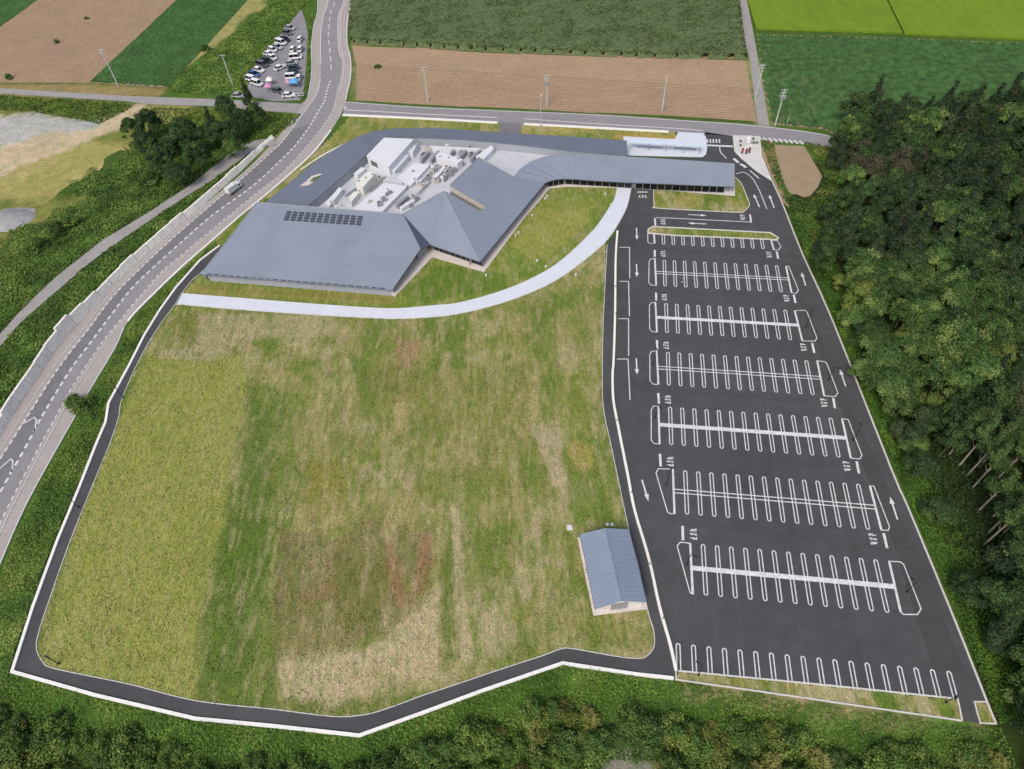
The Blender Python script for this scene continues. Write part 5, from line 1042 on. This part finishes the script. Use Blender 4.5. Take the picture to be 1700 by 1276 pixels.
KINDS = {
 'broad_dark': [(crown_mesh('crown', 100+i, 4.3, 2.2, 10.5, [(48, 69, 35), (56, 79, 39), (42, 61, 33), (66, 87, 43)], 38, 7500, .42), trunk_mesh(i, 9, .22)) for i in range(4)],
 'broad_mid': [(crown_mesh('crown', 200+i, 4.4, 2.2, 10, [(66, 91, 43), (78, 99, 49), (58, 83, 39), (96, 113, 59)], 36, 7500, .42), trunk_mesh(10+i, 8.6, .22)) for i in range(4)],
 'broad_yellow': [(crown_mesh('crown', 300+i, 3.7, 2.2, 8.8, [(96, 111, 47), (84, 103, 45), (106, 115, 55)], 24, 5400, .42), trunk_mesh(20+i, 8, .2)) for i in range(2)],
 'conifer': [(crown_mesh('crown', 400+i, 3.0, 2.6, 12.4, [(42, 59, 35), (50, 65, 39), (58, 69, 41), (38, 55, 35)], 20, 5600, .4, 'cone'), trunk_mesh(30+i, 11.4, .2, limbs=8, spread=1.0)) for i in range(3)],
 'brownish': [(crown_mesh('crown', 500+i, 3.9, 2.6, 9.5, [(72, 73, 53), (78, 75, 57), (64, 71, 47)], 30, 4600, .36), trunk_mesh(40+i, 9.4, .2, 'bark_pale', 12)) for i in range(2)],
 'bush': [(crown_mesh('crown', 600+i, 2.3, -.5, 2.5, [(80, 104, 44), (96, 116, 50), (70, 94, 40), (110, 124, 58)], 22, 2800, .3), trunk_mesh(50+i, 1.9, .09, limbs=4, spread=.8)) for i in range(4)],
 'bush_dark': [(crown_mesh('crown', 650+i, 2.3, -.5, 2.5, [(60, 84, 38), (70, 94, 42), (82, 102, 48)], 22, 2800, .3), trunk_mesh(55+i, 1.9, .09, limbs=4, spread=.8)) for i in range(4)],
 'bush_yellow': [(crown_mesh('crown', 700+i, 1.8, -.5, 2.2, [(106, 112, 52), (98, 110, 50), (116, 116, 62)], 16, 2000, .28), trunk_mesh(60+i, 1.7, .09, limbs=4, spread=.8)) for i in range(2)],
}
DESC = {'broad_dark': 'dark green broadleaf tree', 'broad_mid': 'mid green broadleaf tree', 'broad_yellow': 'yellow green broadleaf tree', 'conifer': 'dark narrow conifer', 'brownish': 'thin brownish tree', 'bush': 'leafy green shrub', 'bush_dark': 'dark green shrub', 'bush_yellow': 'yellowish green shrub'}
def tree(X, Y, kind, s, label, group, cat='tree', hs=None, z=None):
    cr_m, tr_m = random.choice(KINDS[kind]); zz = ground(X, Y) if z is None else z
    nm = 'shrub' if kind.startswith('bush') else ('conifer_tree' if kind == 'conifer' else 'broadleaf_tree')
    t = empty(nm, (X, Y, zz-.1), random.uniform(0, 6.28), label=label, cat=cat, group=group); t.scale = (s*random.uniform(.9, 1.12), s, s*(hs or random.uniform(.8, 1.25)))
    link('crown', cr_m, t); link('trunk', tr_m, t); return t
FOR = [(1398, 215), (1416, 175), (1445, 160), (1520, 176), (1600, 172), (1650, 172), (1700, 150), (1790, 150), (1830, 700), (1800, 1330), (1748, 1330), (1706, 1200), (1668, 1080), (1600, 930), (1530, 790), (1478, 690), (1440, 600), (1408, 520), (1385, 450), (1362, 390), (1372, 345), (1398, 300), (1385, 255)]
cnt = 0; sp = 6.0; yv = 0; kx = 0
Yg = 8.
zones = [(1e9, 235, 'at the far north of the forest'), (235, 330, 'in the north of the forest'), (330, 450, 'beside the top bay rows'), (450, 600, 'beside the middle bay rows'), (600, 800, 'east of the lower bay rows'), (800, 1000, 'south east of the car park'), (1000, 2000, 'at the south east forest corner')]
def zone(py):
    for a, b, s_ in (( -99, 235, zones[0][2]), *[(z[0], z[1], z[2]) for z in zones[1:]]):
        if a <= py < b: return s_
    return zones[-1][2]
row = 0
while Yg < 250:
    Xg = 50+(row % 2)*sp/2
    while Xg < 240:
        X = Xg+random.uniform(-1.7, 1.7); Y = Yg+random.uniform(-1.7, 1.7); px_, py_ = proj(X, Y, 6.)
        if inside(np.array([px_]), np.array([py_]), FOR)[0]:
            e = seg_dist(np.array([px_]), np.array([py_]), [f for f in FOR if f[0] < 1750 and f[1] > 200])[0]
            nz_ = vnoise(np.array([X]), np.array([Y]), 16, 3)[0]; far = px_ > 1560 or py_ < 330
            k = random.random()
            if 1420 < px_ < 1560 and 235 < py_ < 320 and k < .4: kind = 'brownish'
            elif py_ < 420: kind = 'conifer' if k < .5 else ('broad_dark' if k < .9 else 'broad_mid')
            elif py_ < 640 and px_ < 1640: kind = 'broad_mid' if k < .5+.3*(nz_ > .5) else ('broad_yellow' if k < .75 else 'broad_dark')
            else: kind = 'broad_dark' if k < .42 else ('broad_mid' if k < .78 else ('conifer' if k < .93 else ('broad_yellow' if k < .97 else 'brownish')))
            s = random.uniform(.82, 1.2)*(1.0 if e > 25 else .74); depth = 'close to the kerb' if e < 45 else ('near its inner edge' if e < 110 else ('well inside it' if e < 190 else 'deep in the east')); sz = 'large ' if s > 1.05 else ('small ' if s < .85 else '')
            if not (1585 < px_ < 1720 and 730 < py_ < 950 and k < .85):
                zn = zone(py_); lab = f'{sz}{DESC[kind]} {zn}, {depth}'; tree(X, Y, kind, s, lab, lab); cnt += 1
        Xg += sp
    Yg += sp*.87; row += 1
print('FOREST', cnt)
# tall bare-stemmed cedars leaning into view at the east edge
cedar = (crown_mesh('crown', 900, 2.4, 9, 16, [(56, 78, 38), (66, 84, 42)], 9, 2400, .42, 'cone'), trunk_mesh(90, 15.5, .2, 'bark_pale', limbs=10, H0=6, spread=1.0)); KINDS['cedar'] = [cedar]
CED = ((1590, 775), (1604, 790), (1622, 850), (1640, 885), (1652, 935), (1575, 755), (1612, 812), (1632, 905), (1645, 860), (1660, 890), (1668, 960), (1598, 750), (1625, 775), (1650, 800))
ORD = 'first second third fourth fifth sixth seventh eighth ninth tenth eleventh twelfth thirteenth fourteenth'.split()
for i, (x, y) in enumerate(CED):
    X, Y, Z = GH(x, y); t = empty('cedar_tree', (X, Y, Z), i, label=f'{ORD[sorted(CED, key=lambda c: c[1]).index((x, y))]} bare trunked cedar counted from the north in the gap at the east edge', cat='tree', group='bare trunked cedars at the east edge'); link('crown', cedar[0], t); link('trunk', cedar[1], t); t.scale = (1, 1, random.uniform(.85, 1.05))
X, Y, Z = GH(1600, 745); t = empty('bare_tree', (X, Y, Z), 0, label='leafless pale grey tree standing out in the forest beside the middle bay rows', cat='tree'); link('trunk', trunk_mesh(777, 9.5, .2, 'bark_pale', 16, 3, 2.2), t)
link('crown', crown_mesh('crown', 901, 2.2, 5, 9.5, [(150, 146, 134), (128, 126, 112)], 10, 500, .3), t)
# west cluster of trees by the bank
for i, (x, y, k, s) in enumerate(((222, 222, 'broad_dark', .75), (250, 216, 'broad_dark', .8), (246, 245, 'broad_dark', .8), (277, 240, 'broad_mid', .7), (270, 275, 'broad_dark', .9), (305, 215, 'broad_dark', .75), (300, 248, 'broad_dark', .85), (335, 232, 'broad_dark', .8), (352, 205, 'conifer', .7), (378, 185, 'broad_dark', .8), (372, 225, 'broad_dark', .8), (402, 205, 'broad_dark', .75), (425, 195, 'broad_dark', .65), (410, 160, 'conifer', .62), (330, 268, 'broad_dark', .75), (295, 290, 'broad_dark', .8), (240, 285, 'bush_dark', 1.4), (385, 245, 'broad_mid', .6))):
    X, Y, Z = GH(x, y, 4); wh = ('at the west end' if x < 260 else ('in the middle' if x < 345 else 'at the east end'))+(', front side' if y > 235 else ', back side'); tree(X, Y, k, s*1.15, (f'{DESC[k]} {wh} of the western clump'), f'{DESC[k]}s {wh}', z=ground(X, Y))
for i, (x, y, k, s, lab) in enumerate(((112, 372, 'bush', 1.3, 'rounded green shrub by the yellow grass above the bank'), (96, 385, 'bush_dark', 1.2, 'dark shrub beside the rounded green shrub above the bank'), (62, 410, 'bush_dark', 1.2, 'dark shrub at the far west above the bank path'), (130, 668, 'bush', 1.25, 'green shrub in the strip between the main road and the perimeter path'), (340, 78, 'bush_dark', .9, 'dark lone bush between the dark green field and the dry grass'), (92, 67, 'bush_dark', .5, 'tiny dark weed clump alone in the middle of the western ploughed field'), (142, 27, 'bush_dark', .4, 'tiny dark weed clump near the top of the western ploughed field'), (14, 126, 'bush_dark', .6, 'small dark weed clump at the west edge of the ploughed field'), (627, 108, 'bush_dark', .6, 'small dark weed clump at the west end of the northern ploughed field'))):
    X, Y, Z = GH(x, y, 1); tree(X, Y, k, s, lab, None, 'shrub')
# shrubs on the slope south of the site
BOT = [(-80, 1190), (0, 1180), (150, 1212), (320, 1245), (470, 1262), (600, 1275), (700, 1240), (800, 1204), (940, 1160), (1118, 1185), (1400, 1222), (1590, 1246), (1650, 1246), (1690, 1262), (1740, 1330), (1740, 1345), (-80, 1345)]
nb = 0; Yg = 8.; row = 0
while Yg < 50:
    Xg = -115+(row % 2)*1.7
    while Xg < 90:
        X = Xg+random.uniform(-1.2, 1.2); Y = Yg+random.uniform(-1.2, 1.2); Z = ground(X, Y); px_, py_ = proj(X, Y, Z+1.5)
        if inside(np.array([px_]), np.array([py_]), BOT)[0] and not (985 < px_ < 1100 and py_ > 1240) and random.random() < .94:
            k = random.random(); kind = 'bush' if k < .5 else ('bush_dark' if k < .8 else 'bush_yellow')
            if px_ < 500 and kind == 'bush_yellow' and random.random() < .7: kind = 'bush'
            sc_ = random.uniform(.75, 1.35); zn = 'below the south west path corner' if px_ < 230 else ('south of the west path bend' if px_ < 460 else ('below the southernmost path bend' if px_ < 700 else ('where the path rises east' if px_ < 930 else ('south of the shed' if px_ < 1118 else ('below the west end of the bays' if px_ < 1280 else ('below the middle bays' if px_ < 1440 else 'below the east end of the bays')))))); off = py_-np.interp(px_, [p[0] for p in BOT[:15]], [p[1] for p in BOT[:15]]); rw = 'upper' if off < 22 else ('middle' if off < 55 else 'lower'); sz = 'big ' if sc_ > 1.15 else ('small ' if sc_ < .92 else '')
            lab = f'{sz}{DESC[kind]} on the {rw} slope {zn}'; tree(X, Y, kind, sc_, lab, lab, 'shrub', z=Z); nb += 1
        Xg += 3.1
    Yg += 2.75; row += 1
print('BUSH', nb)

def cover(name, polys_px, n, size, hmax, tones, lift=0., dark=1., avoid=(), label='low leafy ground cover', colf=None, hns=2.5, soft=None):
    V = []; C = []; polys = polys_px
    P_ = np.concatenate([np.array(p) for p in polys]); x0, y0 = P_.min(0); x1, y1 = P_.max(0); X = np.empty(0); Y = np.empty(0)
    while len(X) < n:
        a = RNG.uniform(x0, x1, n); b = RNG.uniform(y0, y1, n); k = np.zeros(n, bool)
        for p in polys: k |= inside(a, b, p)
        for p in avoid: k &= ~inside(a, b, p)
        if soft is not None: k &= inside(a+(fbm(a, b, 14, 60)-.5)*26+(RNG.random(n)-.5)*3, b+(fbm(a, b, 14, 70)-.5)*26+(RNG.random(n)-.5)*3, soft)
        X = np.r_[X, a[k]]; Y = np.r_[Y, b[k]]
    X = X[:n]; Y = Y[:n]; clump = fbm(X, Y, hns, 12); H = hmax*np.clip((clump-.25)*1.6, .05, 1)
    Z = terrain_h(X, Y)+bank_h(X, Y)+H*(.45+.55*RNG.random(n))+lift
    N = np.stack([np.zeros(n), np.zeros(n), np.ones(n)], 1); V, Q = leaf_quads(np.stack([X, Y, Z], 1), N, size, .55)
    T = np.array([lin(t) for t in tones]); big = vnoise(X, Y, 5, 21); ti = np.clip((big*.8+RNG.random(n)*.35-.05)*len(T), 0, len(T)-1).astype(int)
    c = T[ti]*(.65+.7*RNG.random((n, 1)))
    if colf is not None: c = colf(X, Y)*(.72+.6*RNG.random((n, 1)))
    o = link(name, np_mesh(name, V, Q, np.repeat(c, 4, 0), 'leaf_stuff')); props(o, label, 'ground cover', kind='stuff'); return o
path_band = [(x, y) for x, y in A_]+[(x, y) for x, y in B_[::-1]]
strip = ROAD_R[int(len(ROAD_R)*.66):]; strip = [p for p in offset_line(ROAD_R, 1.1) if p[1] < G(352, 400)[1]]+GG([(-60, 1200), (10, 1140)])+[(p[0]-.7, p[1]) for p in KERB_OUT[::-1] if p[1] >= G(21, 1115)[1] and p[0] < -60]
cover('roadside_cover', [strip], 30000, .34, .7, [(64, 90, 40), (84, 110, 46), (102, 124, 54), (120, 132, 66)], label='rough green growth between the main road and the perimeter path')
wo_ = offset_line(WALL_B, sgn*1.9); bank_all = wo_+offset_line(WALL_B, sgn*58)[::-1]
cover('bank_cover', [bank_all], 75000, .5, .9, [(58, 80, 38), (72, 96, 42), (86, 112, 48), (102, 122, 58)], avoid=[path_band], soft=offset_line(WALL_B, -sgn*16)+offset_line(WALL_B, sgn*41)[::-1], label='dense green plants covering the bank on both sides of the bank path')
ver = GG([(250, 178), (353, 182), (500, 190), (488, 205), (430, 240), (250, 340), (235, 300), (240, 250)])
cover('verge_cover', [ver, GG([(-60, 160), (0, 159), (205, 172), (222, 176), (165, 206), (140, 200), (60, 186), (0, 182), (-60, 180)])], 16000, .6, .9, [(54, 76, 30), (72, 98, 36), (92, 114, 42)], label='green weeds along the farm road and around the gravel yard')
sl = [p for p in KERB_OUT if p[1] < G(60, 1000)[1] or True][13:]; so2 = offset_line(sl, -.6); south = GG([(-120, 1120), (12, 1122)])+offset_line(KERB_OUT[13:], -.5)+GG([(1128, 1135), (1597, 1206), (1662, 1208), (1720, 1300), (1760, 1420), (-160, 1420)])
cover('slope_cover', [south], 75000, .34, .9, [(60, 86, 36), (74, 102, 42), (88, 114, 46), (106, 126, 56)], avoid=[GG([(985, 1250), (1100, 1255), (1120, 1330), (980, 1330)]), SITE], label='bright green plants covering the slope south of the perimeter path')
east = offset_line([p for p in PARK_R if p[1] < 175], .6)
e1 = [p for p in PARK_R if p[1] < G(1299, 339)[1]]; dE = offset_line(e1, 1.0); inE = inside(np.array([dE[5][0]]), np.array([dE[5][1]]), SITE)[0]; sE = -1 if inE else 1
eastp = offset_line(e1, sE*.8)+offset_line(e1, sE*9)[::-1]
cover('edge_cover', [eastp], 30000, .36, 1.0, [(54, 80, 32), (68, 98, 36), (86, 114, 42)], label='bright green creepers between the car park kerb and the forest')
fl = offset_line(e1, sE*7)+GG([(1300, 330), (1370, 330), (1380, 250), (1400, 220), (1700, 200), (2000, 260), (1950, 1300), (1800, 1450)])
cover('forest_floor', [offset_line(e1, sE*7)+offset_line(e1, sE*75)[::-1]], 60000, .6, 2.8, [(38, 54, 28), (46, 64, 32), (56, 76, 36)], label='dark undergrowth on the forest floor')
cover('field_edge_cover', [GG([(1262, 232), (1284, 238), (1300, 300), (1318, 330), (1345, 335), (1370, 300), (1360, 268), (1335, 236), (1400, 250), (1420, 330), (1380, 420), (1335, 380), (1300, 330), (1282, 290)])], 9000, .5, 1.0, [(56, 78, 32), (76, 98, 40), (112, 112, 60)], avoid=[GG([(1284, 240), (1335, 242), (1352, 270), (1365, 292), (1358, 310), (1345, 325), (1322, 322), (1308, 318), (1296, 290)])], label='green weeds round the small bare field')
cover('grassland_cover', [GG([(300, 120), (340, 90), (420, 30), (455, 0), (515, 0), (500, 15), (478, 40), (440, 82), (420, 115), (408, 145), (400, 160), (280, 152)]), GG([(512, 30), (520, 20), (516, 80), (514, 140), (508, 160), (500, 166), (508, 140)])], 22000, .6, .35, [(76, 104, 44), (88, 114, 50), (106, 126, 58)], label='tall green grass beside the gravel car park')
# weed tufts on the lawns
cover('lawn_tufts', [LAWN_POLY], 45000, .36, .2, [(96, 108, 44), (122, 124, 58), (150, 140, 88), (86, 104, 40)], lift=.02, colf=lawn_col((130, 130, 76), LP), label='tufts of weeds and dry grass on the big lawn')

cover('corn_leaves', [cfld], 90000, .6, .25, [(74, 92, 52), (80, 96, 56), (90, 102, 64), (70, 88, 50)], lift=1.95, label='rough leafy tops of the corn plants')
# planted light well in the ring roof
lw = [P3(*p, 4.1) for p in ((499, 307), (508, 301), (517, 292), (530, 288), (538, 289), (524, 299), (512, 307))]
mb = MB(); mb.prism([tuple(p) for p in lw], h=1.2); mb.build('light_well', 'plinth', bd)
mb = MB(); mb.prism([tuple(P3(*p, 4.16)) for p in ((514, 301), (519, 295), (533, 290), (535, 293), (524, 300))], h=.05); mb.build('light_well_planting', 'corn', bd)

# gravel mound at the west edge
mx_, my_ = G(12, 366); rr = np.arange(-9, 9.1, .6); MX, MY = np.meshgrid(rr, rr); MZ = np.clip(1.7*(1-(MX/8.5)**2-(MY/5.5)**2), 0, None)+(fbm(MX, MY, 2.2, 90)-.5)*.35*((MX/8.5)**2+(MY/5.5)**2 < 1)
kk = ((MX/9)**2+(MY/6)**2 < 1); idx = np.arange(MX.size).reshape(MX.shape); qd = np.stack([idx[:-1, :-1], idx[:-1, 1:], idx[1:, 1:], idx[1:, :-1]], -1)[kk[:-1, :-1]]
o = link('gravel_mound', np_mesh('gravel_mound', np.stack([MX.ravel()+mx_, MY.ravel()+my_, MZ.ravel()+ground(mx_, my_)], 1), qd, None, 'gravel_pile')); props(o, 'low grey gravel mound in the yellow grass at the far west edge', 'gravel mound')
